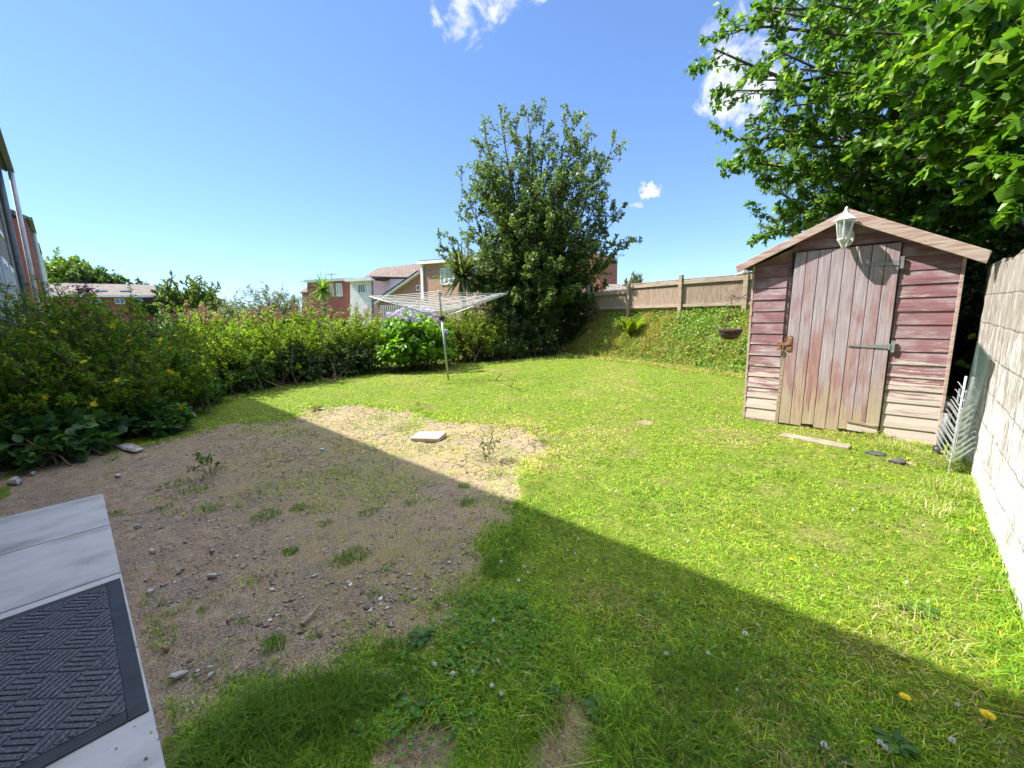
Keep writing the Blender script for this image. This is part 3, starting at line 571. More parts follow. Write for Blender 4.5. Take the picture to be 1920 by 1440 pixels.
for a in [(222, 890, .055, .04, .015, .3, 'squarish cream flake of stone just beyond the end paving slab'), (258, 987, .045, .028, .02, .8, 'pale wedge of stone beside the joint of the two end slabs'),
          (285, 1033, .04, .022, .018, .6, 'pale stone with a dark underside beside the riven slab'), (397, 1032, .03, .02, .012, .5, 'small flat whitish stone right of the riven slab'),
          (398, 1078, .05, .018, .01, .7, 'long dull pale stone in the grit, level with the mat corner'), (282, 1109, .03, .022, .016, 0, 'pale rounded stone close to the far mat corner'),
          (428, 1162, .022, .015, .014, 0, 'small reddish stone in the middle of the grit', 'terracotta'), (310, 1215, .035, .016, .015, .4, 'reddish brick fragment beside the near end of the mat', 'terracotta'),
          (335, 1262, .05, .028, .012, 1.0, 'large whitish flat stone beside the near mat corner'), (393, 1250, .024, .014, .01, .8, 'small upright pale stone right of the whitish flat stone'),
          (395, 1262, .016, .022, .008, .2, 'thin pale chip below the small upright stone'), (30, 905, .12, .06, .04, .3, 'grey rock under the leaves at the left edge'),
          (62, 888, .06, .04, .03, 0, 'brownish grey rock right of the one at the left edge'), (246, 842, .35, .10, .03, .25, 'long flat grey stone half buried at the hedge corner'),
          (815, 1268, .02, .015, .01, 0, 'tiny white stone at the edge of the clover patch')]: stone(*a)
stone(603, 843, .045, .02, .012, .3, 'pale blue scrap of plastic on cracked soil near the shadow edge', 'bluestone', 'scrap', 'plastic_scrap')
A, B = G(566, 1172), G(600, 1138); mb = MB(); z = float(height(A[0], A[1])); k = (B - A)
mb.bar(A + [0, 0, z + .008], A + k * .3 + [0, 0, z + .012], .022, .010); mb.bar(A + k * .32 + [0, 0, z + .008], B + [0, 0, z + .012], .018, .012, b2=(.008, .006))
tag(mb.build('wood_splinter', M['oldboard'], loc=(A[0], A[1], z)), 'thin weathered splinter of wood with a white end on the grit', 'splinter')
mb = MB(); z = .012; P4 = [D(1461, 812, y=5.25), None]; a, b_ = G(1463, 818), G(1592, 843); k = nrm(b_ - a); nn = np.array([-k[1], k[0], 0])
mb.bar(a + nn * .04 + [0, 0, .002], b_ + nn * .04 + [0, 0, .006], .13, .04); tag(mb.build('board', M['oldboard'], loc=(*a[:2], 0), bevel=.006), 'weathered grey board lying in the grass before the shed door', 'board')
for (u, v, sx, sy, rot, lab) in [(1640, 851, .10, .09, .4, 'dark slate piece in the grass nearer the shed door'), (1686, 866, .08, .09, 1.1, 'dark slate piece in the grass nearer the right wall')]:
    stone(u, v, sx, sy, .018, rot, lab, 'slate', 'slate', 'slate_piece')

# ------------------------------------------------------------------ flowers in the lawn
def dandelion(u, v, h, r_, lab, q=18):
    p = G(u, v, h); z0 = float(height(p[0], p[1])); f = thing('dandelion', lab, 'dandelion', (p[0], p[1], z0), 'yellow dandelions in the lawn')
    MB().tube([(p[0], p[1], z0), (p[0] + .005, p[1], z0 + (h - z0) * .6), (p[0], p[1], h)], .0018, 5).build('stem', M['greenstem'], f)
    mb = MB()
    for ring, (k, tilt) in enumerate([(1., .15), (.8, .35), (.5, .7)]):
        for i in range(q):
            a = i * 6.283 / q + ring * .2; d = np.array([math.cos(a), math.sin(a), 0]); s_ = np.array([-d[1], d[0], 0]) * r_ * .13; tip = d * r_ * k + [0, 0, r_ * tilt * .5]
            c = np.array([p[0], p[1], h]); mb.add([c - s_ * .4, c + s_ * .4, c + tip + s_, c + tip * 1.08, c + tip - s_], [(0, 1, 2, 3, 4)])
    mb.build('petals', M['yellow'], f)
for a in [(1852, 1340, .05, .018, 'largest yellow dandelion, in shade near the bottom right corner'), (1697, 1306, .05, .015, 'yellow dandelion in shade below the tall grass clump'), (1823, 991, .06, .016, 'yellow dandelion against the foot of the white wall'),
          (1484, 1048, .03, .010, 'tiny yellow dandelion in the sunlit lawn, nearest the shadow edge'), (1424, 979, .03, .010, 'tiny yellow dandelion in the sunlit lawn, leftmost of that row'), (1501, 980, .03, .010, 'tiny yellow dandelion in the middle of the sunlit lawn'),
          (1768, 848, .10, .016, 'yellow dandelion between the shed corner and the metal ornament'), (1703, 859, .06, .014, 'yellow dandelion beside the slate pieces'), (343, 963, .03, .012, 'yellow dandelion on the bare soil near the slabs')]: dandelion(*a)
fl0 = None; g = np.random.default_rng(5)
fp = [(1397, 1188), (1250, 1224), (1328, 1224), (1382, 1293), (1064, 1032), (1078, 1038), (940, 1052), (990, 1072), (972, 1086), (1084, 1010), (922, 1285), (940, 1300), (849, 1262), (815, 1245), (886, 1258), (1545, 1395), (1650, 1390), (1660, 1400), (1795, 1318), (1786, 1385), (1530, 1060), (1700, 1093), (1740, 1128), (1600, 956), (1732, 985), (934, 1238), (1320, 935), (1260, 965), (1215, 985), (1155, 920), (925, 1160), (1290, 1015), (1375, 985), (1420, 1170)]
for (u, v) in fp:
    p = G(u, v, .04); z0 = float(height(p[0], p[1]))
    if fl0 is None:
        fl0 = f = thing('clover_flower', '', 'clover flower', (p[0], p[1], z0)); MB().tube([(p[0], p[1], z0), (p[0], p[1], .035)], .0012, 4).build('stem', M['greenstem'], f)
        mb = MB(); c = np.array([p[0], p[1], .04])
        for i in range(34):
            zz = 1 - 1.5 * i / 34; rr = math.sqrt(max(0, 1 - zz * zz)); a = i * 2.4; d = np.array([rr * math.cos(a), rr * math.sin(a), zz]); s_ = np.cross(d, [0, 0, 1.]) + [.001, 0, 0]; s_ = nrm(s_) * .0018
            mb.add([c + d * .003 - s_, c + d * .003 + s_, c + d * .009 + s_, c + d * .011, c + d * .009 - s_], [(0, 1, 2, 3, 4)])
        mb.build('flower_head', M['whitepetal'], f)
    else:
        f = fl0.copy(); COL.objects.link(f); f.location = (p[0], p[1], z0); k = float(.5 + .4 * g.random()); f.scale = (k, k, 1); f.rotation_euler = (0, 0, float(g.random() * 6))
        for ch in fl0.children: c = ch.copy(); COL.objects.link(c); c.parent = f
    tag(f, 'small white clover flower head standing in the lawn grass', 'clover flower', 'white clover flowers in the lawn')

# ------------------------------------------------------------------ whitewashed wall on the right
mb = MB(); ys = np.linspace(-.7, 5.85, 200); zs = np.linspace(-.05, 1., 44); Vv = []; idx = {}
def wtop(y): return 1.70 + .012 * math.sin(y * 5) + .02 * (float(vnoise(y, 0, 4, 3)) - .5)
yy, kk = np.meshgrid(ys, zs, indexing='ij'); tp = np.array([wtop(v) for v in ys])[:, None]; zz = np.where(kk < 0, -.05, kk * tp)
rz = zz + (fbm(yy, zz, 2, 2) - .5) * .04; jt = np.abs(((rz / .242) % 1) - .5) * 2; jd = np.clip((jt - .93) / .07, 0, 1)
xx = .5 + .016 * (fbm(yy, zz, 3, 7) - .5) + .009 * (vnoise(yy, zz, 22, 8) - .5) + .008 * jd * fbm(yy, zz, 6, 5)
V = np.stack([xx, yy, zz], -1).reshape(-1, 3); n1, n2 = yy.shape; ii = np.arange(n1 * n2).reshape(n1, n2)
F = np.stack([ii[:-1, :-1], ii[:-1, 1:], ii[1:, 1:], ii[1:, :-1]], -1).reshape(-1, 4).tolist()
mb.add(V, F, 0); b0 = [(x, y, z) for x, y, z in V.reshape(n1, n2, 3)[:, -1]]
mb.add(b0 + [(.70, y, z + .0) for _, y, z in b0], [(i, n1 + i, n1 + i + 1, i + 1) for i in range(n1 - 1)], 0)
e = V.reshape(n1, n2, 3)[-1]; mb.add([tuple(q) for q in e] + [(.70, 5.85, q[2]) for q in e], [(i, i + 1, n2 + i + 1, n2 + i) for i in range(n2 - 1)], 0)
mb.add([(.70, -.7, -.05), (.70, 5.85, -.05), (.70, 5.85, 1.70), (.70, -.7, 1.70)], [(0, 1, 2, 3)], 0)
tag(mb.build('garden_wall', M['wash'], loc=(.6, 2.5, 0), smooth=True), 'rough whitewashed block wall with flaking paint along the right side', 'wall')

# ------------------------------------------------------------------ shed
sh = thing('garden_shed', 'small leaning red shed with peeling clapboards and plank door', 'shed', (-.53, 6.6, 0))
YF = 5.7; SL, SR = -1.38, .33; RX, RZ = -.53, 2.27
def roofz(x): return RZ - (.455 if x < RX else .52) * abs(x - RX)
class EMB(MB): pass
def lap(mb, x0, x1, z0, z1, edges, yb=YF, clipx=True):
    """one clapboard; top thin, lip at bottom"""
    xt0, xt1 = x0, x1
    if clipx:
        lx = lambda z: RX - (RZ - z) / .455; rx = lambda z: RX + (RZ - z) / .52
        xt0 = max(x0, lx(z1)); xt1 = min(x1, rx(z1)); x0_ = max(x0, lx(z0)); x1_ = min(x1, rx(z0))
        if x1_ - x0_ < .02 or xt1 - xt0 < .0: 
            if x1_ - x0_ < .02: return
            xt0 = xt1 = (x0_ + x1_) / 2
            xt0 -= .01; xt1 += .01
        x0, x1 = x0_, x1_
    o0 = -.019 + random.uniform(-.002, .002); o1 = -.009; zj = random.uniform(-.002, .002)
    zm = z0 + .4 * (z1 - z0); xm0 = x0 + (xt0 - x0) * .4; xm1 = x1 + (xt1 - x1) * .4; om = o0 + .002
    P = [(x0, yb + o0, z0 + zj), (x1, yb + o0, z0 + zj), (xm1, yb + om, zm), (xm0, yb + om, zm), (xt1, yb + o1, z1), (xt0, yb + o1, z1), (x0, yb, z0 + zj), (x1, yb, z0 + zj)]
    mb.add(P, [(0, 1, 2, 3), (3, 2, 4, 5), (6, 7, 1, 0), (0, 3, 5, 6), (1, 7, 4, 2)]); edges += [1., 1., .0, .0, .35, .35, 1, 1]
def build_lap(mb, edges, name, parent):
    o = mb.build(name, M['paint_h'], parent); a = o.data.attributes.new('edge', 'FLOAT', 'POINT'); a.data.foreach_set('value', np.array(edges, np.float32)); return o
pit = .1305; mb = MB(); ed = []
for i in range(14):
    z0 = .03 + i * pit; z1 = z0 + pit - .004; lap(mb, SL + .012, -1.035, z0, z1, ed)
build_lap(mb, ed, 'front_boards', sh); mb = MB(); ed = []
for i in range(18):
    z0 = .0 + i * pit; z1 = z0 + pit - .004
    if z1 < 1.99: lap(mb, -.095, SR - .012, z0, z1, ed)
build_lap(mb, ed, 'front_boards', sh)
mb = MB(); ed = []; zz = 1.985
for i in range(3): lap(mb, -1.05, .2, zz + i * .1, zz + i * .1 + .097, ed)
build_lap(mb, ed, 'gable_boards', sh)
# backing wall, side walls, rear
mb = MB(); prof = [(SL, 0), (SR, 0), (SR, roofz(SR) - .03), (RX, RZ - .03), (SL, roofz(SL) - .03)]
mb.prism([(x, YF + .001, z) for x, z in prof], (0, .03, 0)); mb.prism([(x, YF + 1.8, z) for x, z in prof], (0, .03, 0)); mb.box(SL - .004, SL + .03, YF + .031, YF + 1.8, .01, roofz(SL) - .04); mb.box(SR - .03, SR + .004, YF + .031, YF + 1.8, .01, roofz(SR) - .04)
mb.build('side_walls', M['paint_h'], sh)
mb = MB(); mb.box(SL - .012, SL + .012, YF - .022, YF + .02, 0, roofz(SL) - .02); mb.build('corner_trim', M['barge'], sh, bevel=.003); mb = MB(); mb.box(SR - .012, SR + .014, YF - .026, YF + .02, 0, roofz(SR) - .02); mb.build('corner_trim', M['barge'], sh, bevel=.003)
mb = MB(); mb.box(SL + .0, SR - .0, YF - .016, YF + .05, -.02, .028); mb.build('floor_bearer', M['oldboard'], sh)
mb = MB()
for s_, xe in ((-1, -1.545), (1, .475)):
    ze = RZ + .06 - (.455 if s_ < 0 else .52) * abs(xe - RX); a = (RX, RZ + .06); mb.prism([(a[0], YF - .105, a[1]), (xe, YF - .105, ze), (xe, YF - .105, ze - .02), (a[0], YF - .105, a[1] - .02)], (0, 2.05, 0))
mb.build('roof', M['felt'], sh)
for s_, xe in ((-1, -1.55), (1, .48)):
    sl = .455 if s_ < 0 else .52; ze = RZ + .066 - sl * abs(xe - RX); w_ = .105 if s_ > 0 else .078; c_ = math.cos(math.atan(sl)); dx = s_ * -.004
    mb = MB(); mb.prism([(RX + (0 if s_ < 0 else .002), YF - .13, RZ + .066), (xe, YF - .13, ze), (xe - s_ * .02, YF - .13, ze - w_), (RX + (0 if s_ < 0 else .002), YF - .13, RZ + .066 - w_ / c_)], (0, .024, 0)); mb.build('bargeboard', M['barge'], sh, bevel=.003)
# door
dr = MB(); dl = lambda z: -1.0 + .03 * z / 1.97; drr = lambda z: -.105 + .0 * z
gg = random.Random(4); 
for i in range(8):
    f0, f1 = i / 8, (i + 1) / 8; zb = .03 + gg.uniform(-.015, .015) - .0 * i; zt = 1.968
    xa = lambda f, z: dl(z) + (drr(z) - dl(z)) * f
    b0, b1 = xa(f0, zb) + .0022, xa(f1, zb) - .0022; t0, t1 = xa(f0, zt) + .0022, xa(f1, zt) - .0022; yf = YF - .042 + gg.uniform(-.0015, .0015)
    zb2 = zb + gg.uniform(-.012, .012)
    P = [(b0, yf, zb), (b1, yf, zb2), (b1, yf + .02, zb2), (b0, yf + .02, zb), (t0, yf, zt), (t1, yf, zt), (t1, yf + .02, zt), (t0, yf + .02, zt)]; dr.hexa(P)
door = dr.build('door', M['paint_v'], sh, bevel=.004)
mb = MB(); mb.box(-1.0, -.1, YF - .02, YF - .004, .02, 1.97); mb.build('door_backing', M['black'], door)
mb = MB(); mb.hexa([(-1.042, YF - .035, .0), (-1.006, YF - .035, .0), (-1.006, YF, .0), (-1.042, YF, .0), (-1.022, YF - .035, .95), (-.985, YF - .035, .95), (-.985, YF, .95), (-1.022, YF, .95)]); mb.build('door_jamb', M['oldboard'], sh, bevel=.003)
mb = MB(); mb.box(-.36, -.115, YF - .056, YF - .0435, .045, .135); mb.build('bottom_ledge', M['paint_h'], door, bevel=.003)
mb = MB(); mb.bar((-.375, YF - .062, .15), (-.13, YF - .062, .128), .012, .022, up=(0, 0, 1)); mb.build('ledge_strip', M['oldboard'], door)
for (z, x0, x1, dz) in ((1.775, -.345, -.115, .0), (.955, -.43, -.105, -.01)):
    mb = MB(); P = [(x0, YF - .05, z + .004 + dz * 0), (x0, YF - .05, z - .006), (x1, YF - .05, z - .02), (x1, YF - .05, z + .022)]; mb.prism(P[::-1], (0, .0065, 0)); mb.box(x1 + .012, x1 + .042, YF - .046, YF - .028, z - .055, z + .06)
    mb.tube([(x1 + .004, YF - .047, z - .03), (x1 + .004, YF - .047, z + .032)], .007, 8); mb.build('strap_hinge', M['metal'], door)
hs = MB(); hs.box(-.985, -.935, YF - .054, YF - .043, .88, 1.05); hs.box(-1.08, -1.02, YF - .036, YF - .026, .935, .985); hs.bar((-1.04, YF - .055, .955), (-.95, YF - .058, .96), .012, .03); hs.build('hasp', M['rust'], door, bevel=.002)
hs = MB(); hs.tube([(-1.05, YF - .06, .955), (-1.055, YF - .065, .925), (-1.035, YF - .066, .915), (-1.02, YF - .062, .935), (-1.03, YF - .058, .965)], .006, 6); hs.box(-1.075, -1.03, YF - .078, YF - .055, .885, .92); hs.build('padlock', M['rust'], door, bevel=.003)
# ------------------------------------------------------------------ lantern on the gable
LX, LY = -.545, 5.50; ln = thing('wall_lantern', 'white hexagonal coach lantern fixed on the shed gable', 'lantern', (LX, YF - .03, 2.08))
q6 = [(math.cos(math.pi / 6 + i * math.pi / 3), math.sin(math.pi / 6 + i * math.pi / 3)) for i in range(6)]
mb = MB(); mb.lathe([(.012, .0), (.095, .0), (.098, .008), (.085, .014), (.03, .07), (.022, .082), (.012, .086)], (LX, LY, 2.215), 6); mb.build('cap', M['whitemetal'], ln)
mb = MB(); mb.lathe([(.018, .0), (.024, .012), (.010, .02), (.016, .032), (.010, .044), (.002, .052)], (LX, LY, 2.298), 10); mb.build('finial', M['whitemetal'], ln, smooth=True)
mb = MB(); zb, zt, rb, rt = 2.045, 2.215, .048, .076
for (c, s_) in q6: mb.bar((LX + c * rb, LY + s_ * rb, zb), (LX + c * rt, LY + s_ * rt, zt), .011, .011, up=(c, s_, 0))
mb.lathe([(rt - .012, 0), (rt + .006, 0), (rt + .006, .012), (rt - .012, .012), (rt - .012, 0)], (LX, LY, zt - .012), 6, False); mb.lathe([(.02, -.075), (.03, -.05), (.055, -.012), (.055, 0), (.0, 0)], (LX, LY, zb), 6)
mb.build('frame', M['whitemetal'], ln, bevel=.001)
mb = MB(); mb.lathe([(rb - .003, 0), (rt - .004, zt - zb - .01)], (LX, LY, zb + .002), 6, False); mb.build('glass', M['lampglass'], ln)
mb = MB(); mb.lathe([(.012, 0), (.014, .03), (.022, .06), (.022, .1), (.01, .12)], (LX, LY, zb + .005), 12); mb.build('lamp_bulb', M['whitemetal'], ln, smooth=True)
mb = MB(); mb.tube([(LX, LY, 1.985), (LX, LY + .03, 1.955), (LX + .01, LY + .09, 1.965), (LX + .02, YF - .06, 2.05)], [.016, .016, .018, .022], 8); mb.build('arm', M['whitemetal'], ln, smooth=True)
mb = MB(); V = []
mb.prism([(LX + .02 + .055 * math.cos(a), YF - .06, 2.065 + .085 * math.sin(a)) for a in np.linspace(0, 6.283, 24, endpoint=False)][::-1], (0, .033, 0)); mb.build('backplate', M['whitemetal'], ln, bevel=.006)
# small dome lamp under the left eave
mb = MB(); c = D(1391, 514, y=5.78); mb.lathe([(.0, .0), (.045, .006), (.062, .02), (.062, .03), (.03, .036), (.0, .036)], tuple(c - [0, 0, .02]), 16, False); mb.bar(c + [.04, 0, .0], (SL - .03, 5.78, c[2] + .01), .03, .02)
tag(mb.build('eave_light', M['whitemetal'], loc=tuple(c), smooth=True), 'small round white light under the left eave of the shed', 'light')

# ------------------------------------------------------------------ hanging basket and bracket
bk = thing('basket_bracket', 'black scrolled iron bracket fixed to the left side of the shed', 'bracket', (SL, 6.3, 1.6)); hx, hy = -1.78, 6.33
mb = MB(); mb.tube([(SL - .004, 6.3, 1.50), (hx, hy, 1.50)], .006, 6); th = np.linspace(0, 1, 26)
mb.tube([(SL - .004 - .36 * k, 6.3 + .03 * k, 1.64 - .11 * k + .035 * math.sin(k * 6.28)) for k in th], .006, 6); mb.tube([(hx - .0 + (.035 - .02 * k) * math.cos(k * 8), hy, 1.52 + (.035 - .02 * k) * math.sin(k * 8)) for k in th], .005, 6)
mb.tube([(SL - .16 + (.03 - .018 * k) * math.cos(k * 8), 6.31, 1.53 + (.03 - .018 * k) * math.sin(k * 8)) for k in th], .005, 6); mb.tube([(hx, hy, 1.50), (hx - .01, hy, 1.45), (hx + .005, hy, 1.43)], .004, 6)
mb.box(SL - .006, SL - .001, 6.28, 6.32, 1.44, 1.68); mb.build('scroll_arm', M['black'], bk)
hb_ = thing('hanging_basket', 'dark wicker half round hanging basket beside the shed', 'basket', (hx, hy, .93))
mb = MB(); pr = [(.0, .0), (.06, .008), (.10, .03), (.135, .08), (.148, .14), (.155, .145), (.15, .15), (.135, .14), (.12, .09), (.0, .03)]; mb.lathe(pr, (hx, hy, .94), 28, False)
for k in range(5): mb.tube([(hx + (.09 + .016 * k) * math.cos(a), hy + (.09 + .016 * k) * math.sin(a), .962 + .027 * k + .004 * math.sin(a * 11)) for a in np.linspace(0, 6.283, 40)], .006, 5, False)
mb.build('bowl', M['wicker'], hb_)
mb = MB()
for a in (0.4, 2.5, 4.6): mb.tube([(hx + .15 * math.cos(a), hy + .15 * math.sin(a), 1.085), (hx, hy, 1.43)], .0022, 4)
mb.build('chain', M['black'], hb_)

# ------------------------------------------------------------------ things between shed and wall
mb = MB(); a = (.405, 4.92, 0.0); b_ = (.475, 5.62, 0.0)
P = [np.array((.430, 4.86, .0)), np.array((.430, 5.45, .0)), np.array((.484, 5.55, 1.03)), np.array((.479, 4.60, .965))]; mb.prism([P[0], P[1], P[2], P[3]], (-.008, 0, 0))
gp = tag(mb.build('glass_sheet', M['sheetglass'], loc=(.43, 5.1, 0)), 'greenish glass sheet leaning against the end of the white wall', 'glass sheet')
orn = thing('metal_ornament', 'silver painted metal fern ornament standing before the glass sheet', 'ornament', (.375, 4.82, 0))
def frond(root, name, bx, by, h, n, w_, tilt, nm):
    mb = MB(); mb.tube([(bx, by, 0), (bx + tilt * .5, by, h * .5), (bx + tilt, by, h)], [.006, .005, .003], 6)
    for i in range(n):
        z = h * (.16 + .80 * i / (n - 1)); L = w_ * (1 - .45 * i / (n - 1)); x = bx + tilt * z / h
        for s_ in (-1, 1):
            dd = np.array([s_ * .62, -s_ * .55, 0]); pts = [np.array([x, by, z]) + dd * L * k + np.array([0, 0, 1.]) * (L * (.75 * k + .35 * k * k - (.9 * (k - .8) if k > .8 else 0))) for k in (0, .3, .6, .85, 1.)]
            for p_, q_ in zip(pts[:-1], pts[1:]): mb.bar(p_, q_, .013 * (1.05 - np.linalg.norm(p_[:2] - [x, by]) / L * .7), .003, up=(.5, .6, .6))
    mb.build(nm, M['silver'], root)
frond(orn, 'x', .370, 4.84, .52, 9, .19, .02, 'front_frond'); frond(orn, 'x', .405, 5.08, .66, 8, .16, .015, 'back_frond')
pp = thing('drain_pipe_offcut', 'upright grey plastic pipe with collar beside the shed corner', 'pipe', (.345, 5.3, 0))
MB().tube([(.325, 5.28, 0), (.36, 5.36, .47)], .028, 14).build('pipe', M['greyplastic'], pp, smooth=True); MB().tube([(.355, 5.35, .40), (.362, 5.365, .50)], .037, 14).build('collar', M['darkplastic'], pp, smooth=True)
MB().tube([(.32, 5.25, .03), (.316, 5.24, .10)], .037, 14).build('lower_collar', M['darkplastic'], pp, smooth=True)
for (x, y, h, lab) in [(.385, 5.30, .62, 'thin grey conduit leaning between the ornament and the shed corner'), (.42, 5.42, .72, 'taller pale grey conduit behind the metal fern ornament')]:
    tag(MB().tube([(x, y, 0), (x + .02, y + .09, h)], .009, 10).build('conduit', M['pipe' if h > .7 else 'greyplastic'], loc=(x, y, 0), smooth=True), lab, 'conduit')

# ------------------------------------------------------------------ rotary airer
ax, ay = -7.08, 5.49; ar = thing('rotary_airer', 'open rotary clothes airer with white lines on a silver pole', 'clothes airer', (ax, ay, 0)); lx, ly = -.045, .0
top = np.array([ax - .10, ay - .02, 1.82]); hub = np.array([ax - .085, ay - .02, 1.33])
MB().tube([(ax, ay, -.02), tuple(hub)], .021, 12).build('pole', M['metal'], ar, smooth=True); MB().tube([tuple(hub), tuple(top)], .016, 12).build('upper_pole', M['metal'], ar, smooth=True)
MB().lathe([(.03, -.05), (.055, -.04), (.06, .03), (.03, .05)], tuple(hub), 14).build('hub', M['darkplastic'], ar); MB().lathe([(.02, -.04), (.035, -.03), (.035, .02), (.015, .03)], tuple(top), 12).build('top_cap', M['darkplastic'], ar)
azs = [math.radians(a) for a in (52, 142, 232, 322)]; RA = 1.42; tips = []
for a in azs:
    tip = np.array([top[0] + RA * math.cos(a), top[1] + RA * math.sin(a), 1.80]); tips.append(tip)
    MB().tube([tuple(hub + [.04 * math.cos(a), .04 * math.sin(a), .01]), tuple(tip)], .011, 8).build('arm', M['metal'], ar, smooth=True)
    m_ = hub * .45 + tip * .55; MB().tube([tuple(top), tuple(m_)], .007, 6).build('strut', M['metal'], ar)
mb = MB()
for k in range(12):
    f = .30 + .70 * k / 11; C = [hub + (tp_ - hub) * f + [0, 0, .012] for tp_ in tips]
    for i in range(4):
        a, b_ = C[i], C[(i + 1) % 4]; pts = [a + (b_ - a) * s_ + [0, 0, -.09 * s_ * (1 - s_) * f] for s_ in np.linspace(0, 1, 6)]; mb.tube(pts, .0035, 4, False)
mb.build('washing_line', M['cord'], ar)

# ------------------------------------------------------------------ panel fence on the bank
fe = thing('panel_fence', 'weathered timber fence of upright boards with rails on the bank', 'fence', (-4.3, 11.1, 1.36))
FP = [(-11.4, 13.1), (-9.6, 12.6), (-7.8, 12.05), (-6.03, 11.5), (-4.34, 11.06), (-2.79, 10.95), (-1.0, 10.85), (.8, 10.75), (2.6, 10.6)]
for i, (x, y) in enumerate(FP):
    mb = MB(); mb.box(-.05, .05, -.05, .05, -.3, .82 + (.05 if i > 1 else -.12)); an = math.atan2(FP[min(i + 1, 8)][1] - FP[max(i - 1, 0)][1], FP[min(i + 1, 8)][0] - FP[max(i - 1, 0)][0])
    mb.v = [(x + a * math.cos(an) - b_ * math.sin(an), y + a * math.sin(an) + b_ * math.cos(an) - .03, 1.36 + c) for a, b_, c in mb.v]; mb.build('post', M['fencerail'], fe, bevel=.006)
for i in range(len(FP) - 1):
    a, b_ = np.array(FP[i] + (0,), float), np.array(FP[i + 1] + (0,), float); L = np.linalg.norm(b_ - a); d = (b_ - a) / L; nn = np.array([d[1], -d[0], 0]); zt = 2.13 if i > 2 else (1.99 if i > 0 else 1.92); zb = 1.40
    if i == 0: zb = 1.3
    mb = MB(); k = int(L / .095)
    for j in range(k):
        p0 = a + d * (.05 + (L - .1) * j / k); p1 = a + d * (.05 + (L - .1) * (j + 1.12) / k); t_ = random.uniform(-.004, .004)
        if j == k - 1: p1 = a + d * (L - .05)
        Q = []
        for z in (zb - .01, zt - .03 + t_): Q += [p0 + nn * .012 + [0, 0, z], p1 + nn * .002 + [0, 0, z], p1 - nn * .006 + [0, 0, z], p0 - nn * .002 + [0, 0, z]]
        mb.hexa(Q)
    pn = mb.build('panel', M['fence'], fe)
    for (z, h) in ((zt - .085, .10), (zb + .055, .075)):
        mb = MB(); mb.bar(a + d * .05 + nn * .032 + [0, 0, z], b_ - d * .05 + nn * .032 + [0, 0, z], .036, h); mb.build('rail', M['fencerail'], pn, bevel=.004)
    mb = MB(); mb.bar(a + d * .04 + nn * .008 + [0, 0, zt - .012], b_ - d * .04 + nn * .008 + [0, 0, zt - .012], .07, .022); mb.build('capping', M['fence'], pn, bevel=.004)

# ------------------------------------------------------------------ houses
def plane(u1, v1, t1, u2, v2, t2):
    P1, P2 = D(u1, v1, t=t1), D(u2, v2, t=t2); P1[2] = P2[2] = 0; d = nrm(P2 - P1); nn = np.array([d[1], -d[0], 0])
    if nn.dot(-P1) < 0: nn = -nn
    def pt(u, v, off=0.):
        r = ray(u, v); o = np.array([0, 0, EYE]); k = (P1 + nn * off - o).dot(nn) / r.dot(nn); return o + r * k
    return pt, d, nn
def poly_wall(pt, nn, pix, depth, name, mat, parent, bottom=True):
    P = [pt(*p) for p in pix]; mb = MB(); mb.prism(P, -nn * depth); return mb.build(name, mat, parent)
def window(pt, nn, u1, v1, u2, v2, parent, bars=1, off=.03, pane='pane', fw=.07):
    A, B, C_, E = pt(u1, v1, off), pt(u2, v1, off), pt(u2, v2, off), pt(u1, v2, off); A[2] = B[2] = (A[2] + B[2]) / 2; C_[2] = E[2] = (C_[2] + E[2]) / 2
    E[:2] = A[:2]; C_[:2] = B[:2]; mb = MB(); mb.bar(A, B, .06, fw, up=(0, 0, 1)); mb.bar(E, C_, .08, fw * 1.2, up=(0, 0, 1)); up = B - A
    for p, q in [(A, E), (B, C_)] + [(A + (B - A) * k / (bars + 1), E + (C_ - E) * k / (bars + 1)) for k in range(1, bars + 1)]:
        mb.bar(p - [0, 0, fw / 2], q + [0, 0, fw / 2], fw, .055, up=up / np.linalg.norm(up) + 1e-4)
    f = mb.build('window', M['upvc'], parent); mb = MB(); mb.add([A - nn * .02, B - nn * .02, C_ - nn * .02, E - nn * .02], [(0, 1, 2, 3)]); mb.build('pane', M[pane], f); return f
def roof_slope(P, name, mat, parent, thick=.12):
    """P: eave0, eave1, ridge1, ridge0 ; tile coordinates along u/v"""
    P = [np.array(p, float) for p in P]; n = np.cross(P[1] - P[0], P[3] - P[0]); n = nrm(n); n = n if n[2] > 0 else -n
    b = WL[parent.name]; V = [p - b for p in P] + [p - n * thick - b for p in P]; me = bpy.data.meshes.new(name)
    me.from_pydata([tuple(v) for v in V], [], [(0, 1, 2, 3), (7, 6, 5, 4), (0, 4, 5, 1), (1, 5, 6, 2), (2, 6, 7, 3), (3, 7, 4, 0)]); e = nrm(P[1] - P[0]); f = np.cross(n, e)
    for nm, ax_ in (('tu', e), ('tv', f)): a = me.attributes.new(nm, 'FLOAT', 'POINT'); a.data.foreach_set('value', np.array([(p - P[0]).dot(ax_) for p in P * 2], np.float32))
    return link(name, me, mat, parent)
